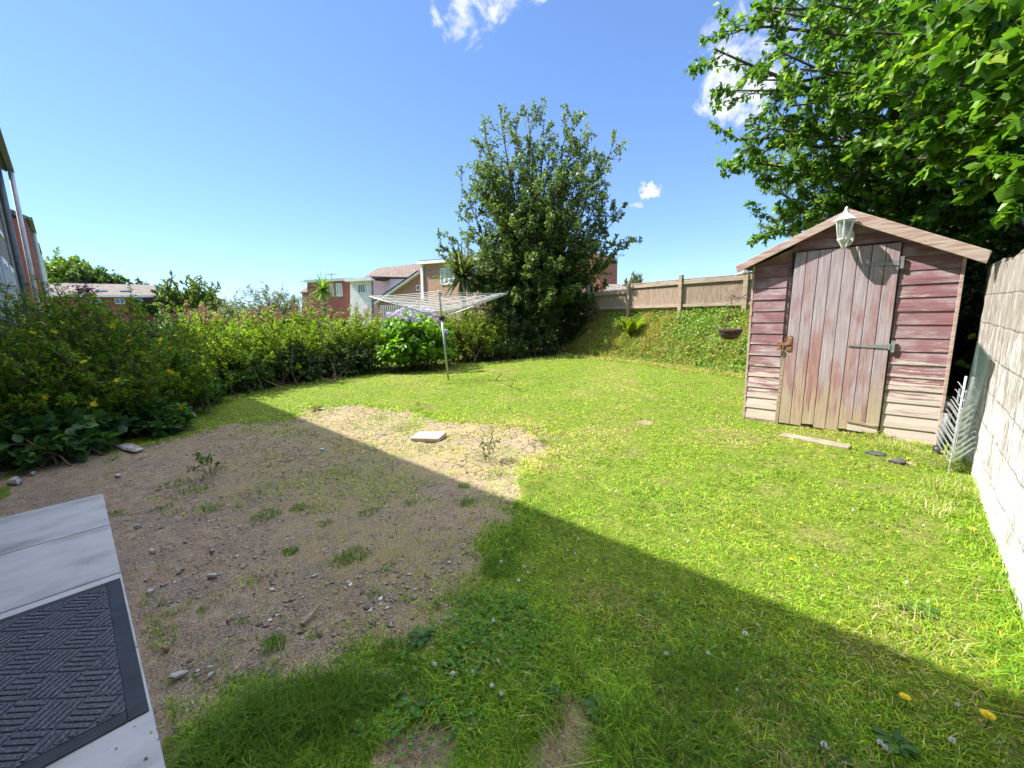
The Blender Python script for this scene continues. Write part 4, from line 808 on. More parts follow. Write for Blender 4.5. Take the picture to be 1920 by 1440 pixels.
# bungalow far left
h = thing('bungalow', 'long low brick bungalow with grey brown tiled roof behind the hedge', 'house', (-60, 3, 0)); pt, d, nn = plane(80, 552, 60, 298, 552, 60)
wl = poly_wall(pt, nn, [(60, 556), (296, 556), (296, 640), (60, 640)], 7, 'wall', M['redbrick'], h)
e0, e1 = pt(40, 553, .5), pt(298, 553, .5); e0[2] = e1[2] = (e0[2] + e1[2]) / 2; rz_ = pt(200, 533, -3.5)[2] + .05
roof_slope([e0, e1, [*(e1 - nn * 4.2)[:2], rz_], [*(e0 - nn * 4.2)[:2], rz_]], 'roof', M['greytiles'], h); roof_slope([e0 - nn * 8.4, e1 - nn * 8.4, [*(e1 - nn * 4.2)[:2], rz_], [*(e0 - nn * 4.2)[:2], rz_]], 'rear_roof', M['greytiles'], h)
mb = MB(); mb.bar(e0 + nn * .06 - [0, 0, .1], e1 + nn * .06 - [0, 0, .1], .08, .22); mb.build('gutter', M['upvc'], h)
window(pt, nn, 215, 560, 233, 569, h); window(pt, nn, 249, 559, 267, 569, h); window(pt, nn, 170, 561, 188, 569, h)
for u in (229, 180):
    a, b_ = e0 + (e1 - e0) * ((u - 40) / 258), None; k = .35; c = a - nn * 4.2 * k; c[2] = e0[2] + (rz_ - e0[2]) * k + .06; mb = MB(); mb.bar(c - d * .45, c + d * .45, .5, .14, up=(0, 0, 1)); mb.build('roof_window', M['upvc'], h)
# red brick flat-roofed house
h = thing('brick_house', 'red brick house with flat white edged roof left of the white house', 'house', (*D(615, 590, t=41)[:2], 0)); pt, d, nn = plane(575, 590, 43, 656, 590, 40.5)
poly_wall(pt, nn, [(576, 529), (656, 524.5), (656, 620), (576, 620)], 3, 'wall', M['redbrick'], h); mb = MB(); mb.bar(pt(573, 527.6, .15), pt(657, 523.2, .15), .4, .22); mb.build('fascia', M['upvc'], h)
mb = MB(); a, b_ = pt(573, 527, .1), pt(657, 522.6, .1); mb.prism([a, b_, b_ - nn * 3.2, a - nn * 3.2], (0, 0, .1)); mb.build('roof', M['felt'], h); window(pt, nn, 630, 532, 640, 555, h, 1, pane='curtain'); window(pt, nn, 618, 533, 624, 555, h, 0, pane='curtain')
for u, v in ((622, 513), (575, 526)):
    c = pt(u, 524, -1.); tp_ = pt(u, v, -1.); an_ = thing('tv_aerial', 'thin tv aerial rising above the %s' % ('red brick house' if u > 600 else 'brown roof at the left of the houses'), 'aerial', tuple(c)); mb = MB(); mb.tube([c, tp_], .03, 5)
    for k in range(5): q = tp_ + d * (k - 2) * .25 - [0, 0, .05]; mb.tube([q - nn * .3, q + nn * .3], .015, 4)
    mb.tube([tp_ - d * .6 - [0, 0, .05], tp_ + d * .6 - [0, 0, .05]], .02, 4); mb.build('antenna', M['greyplastic'], an_)
# brown hip roof at far left of group
h = thing('distant_house', 'house of which only a brown sloping roof shows left of the red brick one', 'house', (*D(590, 590, t=50)[:2], 0)); pt, d, nn = plane(560, 590, 52, 620, 590, 49)
poly_wall(pt, nn, [(566, 547), (612, 547), (612, 620), (566, 620)], 5, 'wall', M['tanbrick'], h); roof_slope([pt(562, 548, .3), pt(615, 548, .3), pt(615, 526, -3), pt(588, 527.5, -3)], 'roof', M['tiles'], h)
# white house
h = thing('white_house', 'white rendered flat roofed house beside the brown tiled roof', 'house', (*D(680, 590, t=39)[:2], 0)); pt, d, nn = plane(655, 590, 39.5, 697, 590, 38)
poly_wall(pt, nn, [(656.5, 527), (696, 525), (696, 620), (656.5, 620)], 3, 'wall', M['render_w'], h); mb = MB(); mb.bar(pt(650, 525.5, .25), pt(699, 523, .25), .5, .25); mb.build('fascia', M['upvc'], h)
mb = MB(); a, b_ = pt(650, 525, .3), pt(699, 522.4, .3); mb.prism([a, b_, b_ - nn * 3.4, a - nn * 3.4], (0, 0, .1)); mb.build('roof', M['felt'], h); window(pt, nn, 671, 533, 684, 549, h, 2); mb = MB(); mb.tube([pt(698, 525, .1), pt(700, 590, .1)], .07, 6); mb.build('drainpipe', M['greyplastic'], h)
# brown roof house with white cladding
h = thing('clad_house', 'house with brown tiled roof above white horizontal cladding', 'house', (*D(740, 590, t=40)[:2], 0)); pt, d, nn = plane(683, 590, 41, 800, 590, 37.5)
poly_wall(pt, nn, [(694, 520), (790, 520.5), (790, 620), (694, 620)], 4, 'wall', M['clad'], h); roof_slope([pt(682, 520, .12), pt(790, 521, .12), pt(790, 493.5, -3.4), pt(707, 502.5, -3.4)], 'roof', M['tiles'], h)
mb = MB(); mb.bar(pt(694, 519.5, .18), pt(768, 521, .18), .1, .12); mb.build('gutter', M['darkplastic'], h)
# brick gable
h = thing('gable_house', 'brown brick gable with a long roof verge sloping down to the left', 'house', (*D(760, 590, t=35)[:2], 0)); pt, d, nn = plane(706, 590, 36.5, 800, 590, 34)
poly_wall(pt, nn, [(708, 568), (787, 513), (800, 513), (800, 620), (708, 620)], 3, 'wall', M['tanbrick'], h); mb = MB(); mb.bar(pt(704, 569, .1), pt(788, 510.5, .1), .5, .22, up=(0, 0, 1)); mb.build('verge', M['concrete'], h)
mb = MB(); mb.bar(pt(703, 567, .0), pt(788, 508.6, .0), .7, .12, up=(0, 0, 1)); mb.build('roof_edge', M['felt'], h); window(pt, nn, 780.5, 535, 787, 544, h, 0)
# brick block with flat roof
h = thing('flat_roof_house', 'tan brick house with flat white edged roof and wide window behind the tree', 'house', (*D(850, 590, t=32)[:2], 0)); pt, d, nn = plane(788, 590, 33.5, 940, 590, 28)
poly_wall(pt, nn, [(788, 495), (940, 483), (940, 620), (788, 620)], 4, 'wall', M['tanbrick'], h); mb = MB(); mb.bar(pt(785, 493.5, .2), pt(942, 481, .2), .4, .2); mb.build('fascia', M['upvc'], h)
mb = MB(); a, b_ = pt(785, 492, .2), pt(942, 479, .2); mb.prism([a, b_, b_ - nn * 4.5, a - nn * 4.5], (0, 0, .12)); mb.build('roof', M['felt'], h); mb = MB(); mb.bar(pt(791, 496, .1), pt(793.5, 560, .1), .22, .12, up=nn); mb.build('corner_pipe', M['upvc'], h)
window(pt, nn, 826, 503, 851, 532, h, 2, pane='curtain', fw=.1); window(pt, nn, 880, 500, 905, 530, h, 1, pane='curtain')
# tall brick house hidden behind the tree
h = thing('tall_brick_house', 'brick house glimpsed through the right side of the big tree', 'house', (*D(1090, 590, t=26)[:2], 0)); pt, d, nn = plane(1000, 590, 27, 1131, 590, 25)
poly_wall(pt, nn, [(1060, 478), (1120, 474), (1124, 486), (1126, 640), (1060, 640)], 3, 'wall', M['redbrick'], h)
# outbuilding roof beyond the fence
h = thing('outbuilding', 'grey slate outbuilding roof just above the left end of the fence', 'outbuilding', (*D(1160, 590, t=19)[:2], 0)); pt, d, nn = plane(1120, 590, 19, 1200, 590, 19)
poly_wall(pt, nn, [(1135, 545), (1176, 545), (1176, 620), (1135, 620)], 3, 'wall', M['render_w'], h); roof_slope([pt(1130, 548, .3), pt(1182, 546, .3), pt(1172, 532, -1.8), pt(1140, 533, -1.8)], 'roof', M['greytiles'], h)
for (u, v0, v1, lab, s_) in [(1157, 478, 540, 'tall thin aerial mast above the fence, right of the tree', 1), (1190, 514, 545, 'shorter tv aerial above the fence beside the conifer tip', .8)]:
    tp_, c = D(u, v0, t=30), D(u, v1, t=30); c[:2] = tp_[:2]; c[2] = 1.5; an_ = thing('tv_aerial', lab, 'aerial', tuple(c)); mb = MB(); mb.tube([c, tp_], .028, 5); rr = nrm(np.array([.9, .4, 0])); 
    for k in range(3): mb.tube([tp_ - rr * .1 - [0, 0, .0], tp_ + rr * .55 - [0, 0, .05]], .015, 4)
    for k in range(4): q = tp_ + rr * (k * .14) + [0, 0, -.02]; mb.tube([q - [0, 0, .14], q + [0, 0, .14]], .012, 4)
    mb.build('antenna', M['greyplastic'], an_)
# house beyond the right-hand trees
h = thing('red_roof_house', 'house with reddish tiled roof glimpsed through the trees behind the shed', 'house', (1, 22, 0)); pt, d, nn = plane(1600, 590, 20, 1900, 590, 22)
poly_wall(pt, nn, [(1640, 432), (1960, 420), (1960, 600), (1640, 600)], 4, 'wall', M['tanbrick'], h); roof_slope([pt(1630, 434, .4), pt(1980, 420, .4), pt(1980, 340, -3), pt(1660, 370, -3)], 'roof', M['redtiles'], h)
# our own terrace, behind the camera, and its neighbours down the row
h = thing('terraced_house', 'pebble dashed terrace wall at the left edge with white window frames', 'house', (-6, -.7, 0))
mb = MB(); mb.box(-16.4, 9, -8.5, -.7, -.1, 5.55); mb.build('wall', M['pebble'], h); mb = MB(); mb.box(-18.0, -16.41, -8.4, -.66, -.1, 5.55); mb.build('end_wall', M['pebble'], h)
def row_roof(x0, x1, ye, ze, h): roof_slope([(x0, ye, ze), (x1, ye, ze), (x1, ye - 4.2, ze + 2.2), (x0, ye - 4.2, ze + 2.2)], 'roof', M['greytiles'], h); mb = MB(); mb.bar((x0, ye + .03, ze - .06), (x1, ye + .03, ze - .06), .11, .1); mb.build('gutter', M['greyplastic'], h)
row_roof(-18.1, 9.2, -.42, 5.62, h)
mb = MB(); mb.tube([(-17.9, -.40, 5.5), (-17.9, -.44, 0)], .055, 8); mb.build('downpipe', M['pipe'], h, smooth=True); mb = MB(); mb.tube([(-17.2, -.60, 5.5), (-17.2, -.60, 0)], .07, 8); mb.build('soil_pipe', M['greyplastic'], h, smooth=True)
for (x0, x1, z0, z1) in [(-16.2, -15.2, .2, 2.8), (-14.6, -13.4, .2, 2.8), (-12.4, -11, .2, 2.6), (-9.6, -8.2, 3.3, 4.6), (-14.6, -13.2, 3.3, 4.5), (-4.6, -3.4, .9, 2.1), (-8.8, -7.2, .9, 2.1)]:
    mb = MB(); c = -.66; mb.box(x0, x1, -.70, c, z1 - .12, z1); mb.box(x0, x1, -.70, c + .03, z0, z0 + .09)
    for xx_ in (x0, (x0 + x1) / 2 - .045, x1 - .09): mb.box(xx_, xx_ + .09, -.70, c, z0 + .09, z1 - .12)
    f = mb.build('window', M['upvc'], h); MB().box(x0 + .09, x1 - .09, -.698, -.682, z0 + .09, z1 - .12).build('pane', M['pane'], f)
mb = MB(); mb.box(-2.82, -1.86, -.70, -.66, .08, 2.15); dd_ = mb.build('back_door', M['upvc'], h); MB().box(-2.62, -2.06, -.658, -.652, 1.1, 2.0).build('pane', M['pane'], dd_); MB().bar((-2.0, -.64, 1.1), (-2.0, -.60, 1.1), .03, .12).build('handle', M['metal'], dd_)
h = thing('neighbour_house', 'red brick house second along the terrace at the left edge', 'house', (-25, -.5, 0)); MB().box(-25.2, -22.3, -8.4, -.37, -.1, 5.0).build('wall', M['redbrick'], h)
mb = MB(); mb.box(-24.2, -23.4, -.369, -.34, -.1, 4.9); mb.build('render_strip', M['pebble'], h); row_roof(-25.4, -22.2, -.31, 5.08, h); mb = MB(); mb.tube([(-25.1, -.30, 5.0), (-25.1, -.31, 0)], .06, 8); mb.build('downpipe', M['upvc'], h)
h = thing('end_house', 'farthest house of the terrace at the left edge, with a white pipe', 'house', (-36, -.45, 0)); MB().box(-29.5, -26.6, -8.4, -.36, -.1, 4.7).build('wall', M['redbrick'], h); MB().box(-28.6, -27.4, -.359, -.33, -.1, 4.6).build('render_strip', M['pebble'], h)
row_roof(-29.7, -26.4, -.31, 4.78, h); mb = MB(); mb.tube([(-29.4, -.30, 4.7), (-29.4, -.31, 0)], .07, 8); mb.build('downpipe', M['upvc'], h)
# white picket fence behind the hydrangea
pf = thing('picket_fence', 'white slatted fence glimpsed behind the hydrangea and the airer', 'fence', (-13, 8.6, 0)); A, B = D(715, 590, t=15.5), D(905, 590, t=14.5); A[2] = B[2] = 0; d = nrm(B - A); mb = MB()
nb = 46
for i in range(nb): p = A + (B - A) * i / nb; mb.bar(p, p + [0, 0, 1.78], .055, .02, up=d)
mb.build('pickets', M['whitemetal'], pf); mb = MB(); [mb.bar(A + [.03, 0, z], B + [.03, 0, z], .04, .07) for z in (.5, 1.55)]; mb.build('rail', M['whitemetal'], pf)

# ------------------------------------------------------------------ vegetation
gr = np.random.default_rng(11)
GREEN = [(.05, .12, .02, 3), (.08, .17, .025, 3), (.12, .21, .035, 1.5)]
# big tree in the middle
base = np.array([-9.5, 11.45, 0.]); W1 = lambda u, v, t: D(1010 + (u - 1010) * .96, v + 14, t=t * 1.095)
ends = [W1(*a) for a in [(1080, 193, 13.4), (1068, 225, 13.8), (1092, 240, 13.2), (1020, 210, 13.6), (935, 200, 13.6), (965, 215, 13.2), (990, 200, 13.9), (905, 245, 13.3), (1000, 255, 13.), (1158, 250, 13.3), (1130, 285, 13.9), (1145, 305, 12.9), (895, 290, 13.8), (900, 262, 13.0), (860, 335, 13.6), (885, 320, 12.7),
                       (850, 385, 13.), (840, 430, 13.9), (815, 447, 13.3), (850, 460, 12.5), (1185, 440, 13.2), (1172, 375, 13.6), (1160, 400, 12.8), (1150, 350, 13.), (1150, 470, 12.8), (1160, 440, 13.9), (950, 300, 12.4), (1050, 300, 12.5), (1000, 330, 12.), (1100, 330, 12.6), (920, 370, 12.2), (970, 400, 11.8), (1040, 390, 11.9), (1090, 410, 12.1),
                       (1120, 450, 12.4), (880, 430, 12.2), (930, 460, 11.7), (990, 470, 11.5), (1050, 470, 11.7), (1000, 300, 14.6), (940, 350, 14.8), (1060, 340, 14.8), (1100, 300, 14.4), (1020, 420, 15.), (900, 450, 14.8), (1120, 430, 14.8), (1030, 265, 13.4), (975, 270, 13.5), (1075, 265, 13.6), (920, 290, 13.5), (1105, 260, 13.4), (1125, 490, 12.9), (1140, 520, 13.4), (1110, 540, 12.7), (850, 500, 12.6), (880, 520, 12.2), (910, 540, 11.9), (960, 540, 11.6), (1030, 540, 11.6), (1080, 520, 12.), (930, 500, 13.9), (830, 470, 13.)]]
ends += [W1(gr.uniform(890, 1120), gr.uniform(300, 560), gr.uniform(12.3, 13.8)) for _ in range(34)]
e_ = np.array(ends); st = base + np.stack([gr.normal(size=len(e_)) * .18, gr.normal(size=len(e_)) * .18, .2 + gr.random(len(e_)) * 1.2], -1)
P = stems_to(st, e_, 9, .10, .035, gr); P0 = P.copy()
TREEG = [(.08, .14, .035, 3), (.12, .19, .045, 3), (.17, .25, .06, 1.8), (.24, .31, .07, .8), (.21, .25, .13, 1.2)]
plant('broadleaf_tree', 'tall bushy green tree with upright feathery shoots in the middle', 'tree', P, .06, (24, .25, 55), (7, .5, 45), (9, .084, .7, 'kite', .25), TREEG, M['bark'], 21, .14, .35, loc=tuple(base), trunkname='trunk', leafname='crown', r1=.007, leafmat=M['glossleaf'])
# lower skirt of the tree: hawthorn / bramble thicket
c = np.array([-9.5, 10.35, 0]); tg = ellipsoid_targets(c + [0, 0, .95], (1.6, 1.5, 1.6), 150, gr, hemi=-.6); P = stems_to(c + gr.normal(size=(150, 3)) * [.8, .6, 0], tg, 6, .2, .05, gr)
plant('hawthorn_shrub', 'dense grey green hawthorn thicket around the foot of the tall tree', 'shrub', P, .018, (9, .3, 50), (4, .5, 45), (7, .06, .65, 'kite', .1), [(.09, .15, .05, 3), (.14, .21, .075, 2), (.05, .09, .03, 2)], M['twig'], 22, .25, .2, leafname='foliage', leafmat=M['glossleaf'])
c = np.array([-8.2, 11.7, .1]); tg = ellipsoid_targets(c + [0, 0, .5], (1.0, .6, 1.5), 90, gr); P = stems_to(c + gr.normal(size=(90, 3)) * [.5, .3, 0], tg, 6, .2, .05, gr)
plant('dark_shrub', 'dark leafy shrub between the tall tree and the bank', 'shrub', P, .015, (8, .3, 50), (3, .5, 45), (6, .055, .7, 'oval', .1), [(.03, .06, .02, 3), (.05, .09, .03, 2)], M['twig'], 23, .2, .2)
# golden spiraea right of the pole
def bush(name, label, cat, c, rad, n, seed, side, twig, leaf, cols, bow=.15, start=.35, sp=.35, up=.25, group=None, mat=None, hemi=-.2, inner=.6, clump=1.2, r0=.012, zc=.5, lump=.25, r1=.003):
    g_ = np.random.default_rng(seed); c = np.array(c, float); tg = ellipsoid_targets(c + [0, 0, rad[2] * zc], rad, n, g_, lump, hemi, inner); S0 = c + g_.normal(size=(n, 3)) * np.array([rad[0], rad[1], 0]) * sp
    S0[:, 2] = c[2] + .0; P = stems_to(S0, tg, 7, bow, .05, g_); r_, p_ = plant(name, label, cat, P, r0, side, twig, leaf, cols, M['twig'], seed, start, up, group, loc=tuple(c), leafmat=mat, clump=clump, r1=r1); return r_, tg, P
YG = [(.19, .29, .02, 3), (.28, .36, .025, 2), (.10, .18, .02, 3), (.34, .30, .03, .8)]
bush('golden_shrub', 'golden green spiraea shrub right of the airer pole', 'shrub', (-9.6, 8.3, 0), (1.1, 1.3, 1.05), 170, 31, (8, .3, 50), (3, .5, 45), (8, .05, .5, 'kite', .0), YG + [(.30, .16, .05, .5)])
bush('bramble', 'bramble with pale serrated leaves under the golden shrub', 'bramble', (-8.9, 9.0, 0), (.7, 1.1, .55), 60, 32, (6, .35, 60), (2, .5, 50), (5, .05, .8, 'oval', .0), [(.07, .12, .03, 3), (.13, .19, .06, 2), (.05, .08, .025, 2)], group=None, up=-.1)
# spiraea hedge row
SP = [(.13, .25, .014, 3), (.23, .36, .016, 3), (.36, .44, .02, 2)]; PINK = [(.42, .13, .18, 2), (.5, .22, .26, 1), (.3, .14, .08, 1.2)]
def spires(P, n, seed, parent_root, h=(.10, .2), cols=PINK):
    g_ = np.random.default_rng(seed); ix = g_.choice(len(P), min(n, len(P)), False)
    for i in ix:
        pp = []; dd = []
        tip = P[i, -1]; L = g_.uniform(*h); k = 46; s_ = g_.random(k); a = g_.random(k) * 6.28; r_ = .028 * (1 - s_ * .8)
        pp.append(tip + np.stack([r_ * np.cos(a), r_ * np.sin(a), s_ * L], -1)); dd.append(np.stack([np.cos(a), np.sin(a), .6 + 0 * a], -1))
        pp = np.concatenate(pp); dd = np.concatenate(dd); leafmesh('flower_spire', pp, dd, g_.normal(size=pp.shape) + [0, 0, .5], .02 + .012 * g_.random(len(pp)), .8, 'kite', cols, M['petal'], parent_root, g_)
for i, (cx, cy, rx, ry, h_, lab, npk) in enumerate([(-9.9, 1.75, 1.1, .9, 1.12, 'spiraea shrub with tall pink spires, nearest the shadow edge', 26), (-10.2, 3.0, 1.1, 1.0, 1.12, 'yellow green spiraea shrub between two others in the sunny hedge', 22),
                                                   (-10.5, 4.2, 1.0, 1.0, 1.15, 'spiraea shrub with reddish spires left of the white house view', 34), (-10.35, 5.3, .9, .9, 1.1, 'spiraea shrub touching the left side of the hydrangea', 22)]):
    r_, tg, P = bush('spiraea_shrub', lab, 'shrub', (cx, cy, 0), (rx, ry, h_), 150, 41 + i, (8, .26, 42), (2, .5, 40), (7, .05, .45, 'kite', -.1), SP, .1, .3, .45, .5, 'spiraea shrubs in the left hedge')
    up_ = P[P[:, -1, 2] > h_ * 1.15]; spires(up_ if len(up_) > 4 else P, npk, 60 + i, r_)
# dark base shrubs and brambles in front of the hedge
for i, (cx, cy, rx, ry, h_, lab, cols) in enumerate([(-9.5, 2.2, .6, .7, .5, 'low dark bramble at the hedge foot by the shadow edge', GREEN), (-9.75, 3.3, .45, .8, .6, 'bramble with pale leaves in front of the sunny hedge, left one', [(.05, .09, .03, 3), (.13, .19, .08, 1.6)]),
                                                     (-9.85, 4.6, .5, .7, .55, 'bramble with pale leaves close to the hydrangea', [(.05, .09, .03, 3), (.14, .2, .09, 1.5)]), (-8.9, 1.3, .9, .5, .55, 'dark leafy shrub in shade at the bend of the hedge', GREEN)]):
    bush('bramble', lab, 'bramble', (cx, cy, 0), (rx, ry, h_), 80, 51 + i, (7, .4, 60), (2, .5, 50), (6, .06, .75, 'oval', .1), cols, start=.12, group='brambles along the foot of the hedge', up=-.1, mat=M['glossleaf'])
bush('dark_shrub', 'tall dark green shrub in shade behind the yellow flowered bush', 'shrub', (-9.3, .6, 0), (1.0, .8, .95), 90, 56, (8, .3, 50), (3, .5, 45), (6, .06, .6, 'oval', .1), [(.03, .07, .015, 3), (.05, .10, .02, 3)])
# hydrangea
r_, tg, P = bush('hydrangea', 'hydrangea with pale lilac flower heads and big bright leaves', 'hydrangea', (-9.35, 6.3, 0), (1.0, 1.1, .98), 150, 61, (5, .22, 50), (0, .5, 40), (6, .13, .72, 'oval', .15), [(.16, .32, .03, 3), (.23, .40, .035, 2), (.09, .2, .02, 2)], .25, .45, .25, .2, mat=M['glossleaf'], inner=.85, lump=.12)
g_ = np.random.default_rng(62); n = 0
FLW = [(795, 588), (757, 582), (775, 586), (772, 593), (742, 590), (748, 585), (786, 600), (776, 601), (762, 598), (783, 585), (805, 583), (812, 586), (822, 602), (825, 608), (836, 622), (730, 590), (793, 579), (815, 594), (802, 590), (770, 578), (752, 593)]
for (u, v) in FLW:
    tt = 10.25 + .25 * g_.random() + .012 * max(0, 600 - v); c = D(u, v, t=tt); k = 90; q = nrm(g_.normal(size=(k, 3)) + [0, 0, .5]); pp = c + q * .075 * np.array([1, 1, .75])
    tn = np.cross(q, g_.normal(size=q.shape)); leafmesh('flower_head', pp, tn, q + g_.normal(size=q.shape) * .2, .03 + .01 * g_.random(k), 1., 'kite', [(.52, .49, .70, 2), (.68, .64, .80, 2), (.74, .68, .76, 1)], M['petal'], r_, g_)
# yellow-flowered hypericum near left
HY = [(.10, .22, .012, 3), (.18, .33, .016, 3), (.28, .40, .02, 1.5), (.2, .14, .04, .6)]
r_, tg, P = bush('hypericum_bush', 'large hypericum bush with small yellow flowers at the left edge', 'shrub', (-7.35, .0, 0), (1.15, 1.05, 1.12), 230, 71, (9, .28, 45), (3, .5, 45), (8, .042, .42, 'kite', .0), HY, .1, .3, .3, .3, inner=.5, hemi=-.5, zc=.72)
def flowers(root, P, n, seed, size, cols, name='flower'):
    g_ = np.random.default_rng(seed); ix = g_.choice(len(P), min(n, len(P)), False)
    for i in ix:
        pp = []; dd = []; NN = []
        c = P[i, -1] + [0, 0, .02]; ax = nrm(np.array([.5, -.2, .6]) + g_.normal(size=3) * .5); e1 = nrm(np.cross(ax, [.3, .5, .8])); e2 = np.cross(ax, e1)
        for k in range(5): a = k * 1.257; pp.append(c); dd.append(e1 * math.cos(a) + e2 * math.sin(a) + ax * .2); NN.append(ax)
        leafmesh(name, np.array(pp), np.array(dd, float), np.array(NN, float), np.full(len(pp), size), .75, 'kite', cols, M['petal'], root, g_)
flowers(r_, P, 70, 72, .038, [(.85, .66, .02, 1)])
r_, tg, P = bush('hypericum_bush', 'smaller hypericum bush leaning onto the lawn right of the large one', 'shrub', (-8.1, .95, 0), (.75, .7, .72), 130, 73, (8, .3, 45), (2, .5, 45), (8, .045, .42, 'kite', .0), [(.11, .23, .012, 3), (.17, .30, .02, 3), (.24, .32, .02, 1)], .1, .3, .3, .3, zc=.7); flowers(r_, P, 45, 74, .034, [(.85, .66, .02, 1)])
r_, tg, P = bush('hypericum_bush', 'leggy brown stemmed hypericum bush behind the large one', 'shrub', (-9.3, -.1, 0), (.9, .9, 1.05), 110, 75, (8, .3, 45), (2, .5, 45), (7, .05, .42, 'kite', .0), [(.09, .17, .012, 3), (.13, .24, .02, 2), (.16, .11, .04, 1.5)], .1, .3, .3, .3, zc=.75); flowers(r_, P, 35, 76, .038, [(.85, .66, .02, 1)])
bush('broad_leaved_weed', 'low plant with broad soft leaves under the hypericum bush', 'weed', (-6.55, -.25, 0), (.55, .6, .34), 60, 77, (4, .35, 60), (0, .5, 50), (4, .11, .8, 'oval', .05), [(.05, .13, .035, 3), (.08, .18, .045, 2)], mat=M['glossleaf'])
bush('broad_leaved_weed', 'broad leaved plant spilling onto the soil at the bend of the bed', 'weed', (-7.0, .62, 0), (.5, .4, .26), 46, 78, (4, .35, 60), (0, .5, 50), (4, .10, .8, 'oval', .05), [(.05, .13, .035, 3), (.08, .18, .045, 2)], mat=M['glossleaf'])
r_, tg, P = bush('lilac_shrub', 'shrub with one purple flower cluster before the bungalow', 'shrub', tuple(D(165, 590, t=11)[:2]) + (0,), (.6, .6, .98), 50, 79, (7, .3, 50), (2, .5, 45), (5, .06, .6, 'oval', .1), GREEN)
pp = []; g_ = np.random.default_rng(80)
for (u, v) in [(160, 541), (154, 548), (166, 546), (158, 552)]: pp.append(D(u, v, t=10.8) + g_.normal(size=(90, 3)) * [.07, .07, .08])
pp = np.concatenate(pp); leafmesh('flower_cluster', pp, g_.normal(size=pp.shape), g_.normal(size=pp.shape), np.full(len(pp), .035), .8, 'kite', [(.13, .03, .11, 1), (.2, .06, .18, 1)], M['petal'], r_, g_)
bush('variegated_shrub', 'shrub with pale variegated leaves left of the pink spires', 'shrub', tuple(D(305, 600, t=11.6)[:2]) + (0,), (.7, .7, 1.1), 100, 81, (8, .3, 50), (2, .5, 45), (6, .055, .7, 'kite', .1), [(.30, .34, .22, 2), (.10, .20, .05, 3), (.16, .26, .06, 2)])
bush('spotted_shrub', 'dark shrub with white edged leaves behind the hypericum bushes', 'shrub', tuple(D(215, 600, t=10.6)[:2]) + (0,), (1.0, .9, 1.0), 80, 82, (8, .3, 50), (2, .5, 45), (6, .05, .7, 'kite', .1), [(.04, .07, .03, 3), (.30, .33, .26, .7), (.07, .11, .05, 2)])
bush('willow_shrub', 'broad silvery grey green shrub behind the sunny hedge', 'shrub', tuple(D(520, 600, t=18.5)[:2]) + (0,), (1.5, 2.3, 1.75), 170, 83, (9, .22, 45), (3, .5, 45), (5, .09, .3, 'kite', .1), [(.14, .17, .09, 3), (.22, .25, .14, 2), (.09, .11, .06, 1)], inner=.75)
bush('willow_shrub', 'olive shrub at the left end of the silvery one', 'shrub', tuple(D(430, 600, t=19.5)[:2]) + (0,), (1.4, 1.7, 1.5), 90, 84, (9, .22, 45), (3, .5, 45), (5, .09, .3, 'kite', .1), [(.13, .17, .07, 3), (.2, .25, .1, 2), (.09, .11, .05, 1)], inner=.75)
def far_tree(c, rad, h0, seed, cols, label, n=110, leaf=.22, name='distant_tree', trunk=.22):
    g_ = np.random.default_rng(seed); c = np.array(c, float); c[2] = 0; cc = c + [0, 0, h0]; tg = ellipsoid_targets(cc, rad, n, g_, .3, -.7, .55); st_ = np.tile(c, (n, 1)) + np.stack([g_.normal(size=n) * .1, g_.normal(size=n) * .1, .2 + g_.random(n) * h0 * .6], -1)
    P = stems_to(st_, tg, 6, .1, .04, g_); return plant(name, label, 'tree', P, trunk * .3, (10, .3, 55), (4, .55, 50), (7, leaf * .62, .8, 'kite', .1), cols, M['bark'], seed, .35, .2, loc=tuple(c), trunkname='trunk', leafname='crown', r1=.02, clump=.4, leafmat=M['glossleaf'])
c = D(366, 590, t=28); far_tree(c, (1.6, 1.6, 1.9), 1.95, 85, [(.14, .22, .04, 3), (.2, .29, .05, 2)], 'rounded green tree rising above the hedge right of the bungalow', leaf=.15, name='round_tree')
c = D(100, 590, t=76); far_tree(c, (5., 5., 3.6), 6.6, 86, [(.14, .24, .03, 3), (.2, .31, .04, 2)], 'yellowish green tree behind the bungalow, beside the terrace', 200, .4)
c = D(180, 590, t=74); far_tree(c, (4.2, 4.2, 2.8), 5.7, 87, [(.06, .12, .03, 3), (.09, .16, .04, 2)], 'darker tree behind the bungalow roof, right of the yellowish one', 200, .38)
for i, (u, v, t_) in enumerate([(250, 531, 75), (287, 530, 78), (318, 545, 60)]):
    c = D(u, 600, t=t_); top_ = D(u, v, t=t_)[2]; far_tree(c, (3., 3., top_ * .3), top_ * .72, 88 + i, [(.08, .13, .05, 1), (.05, .1, .03, 1)], ['low tree top just above the bungalow ridge', 'small tree top above the right end of the bungalow ridge', 'tree crown between the bungalow and the rounded tree'][i], 40, .4)
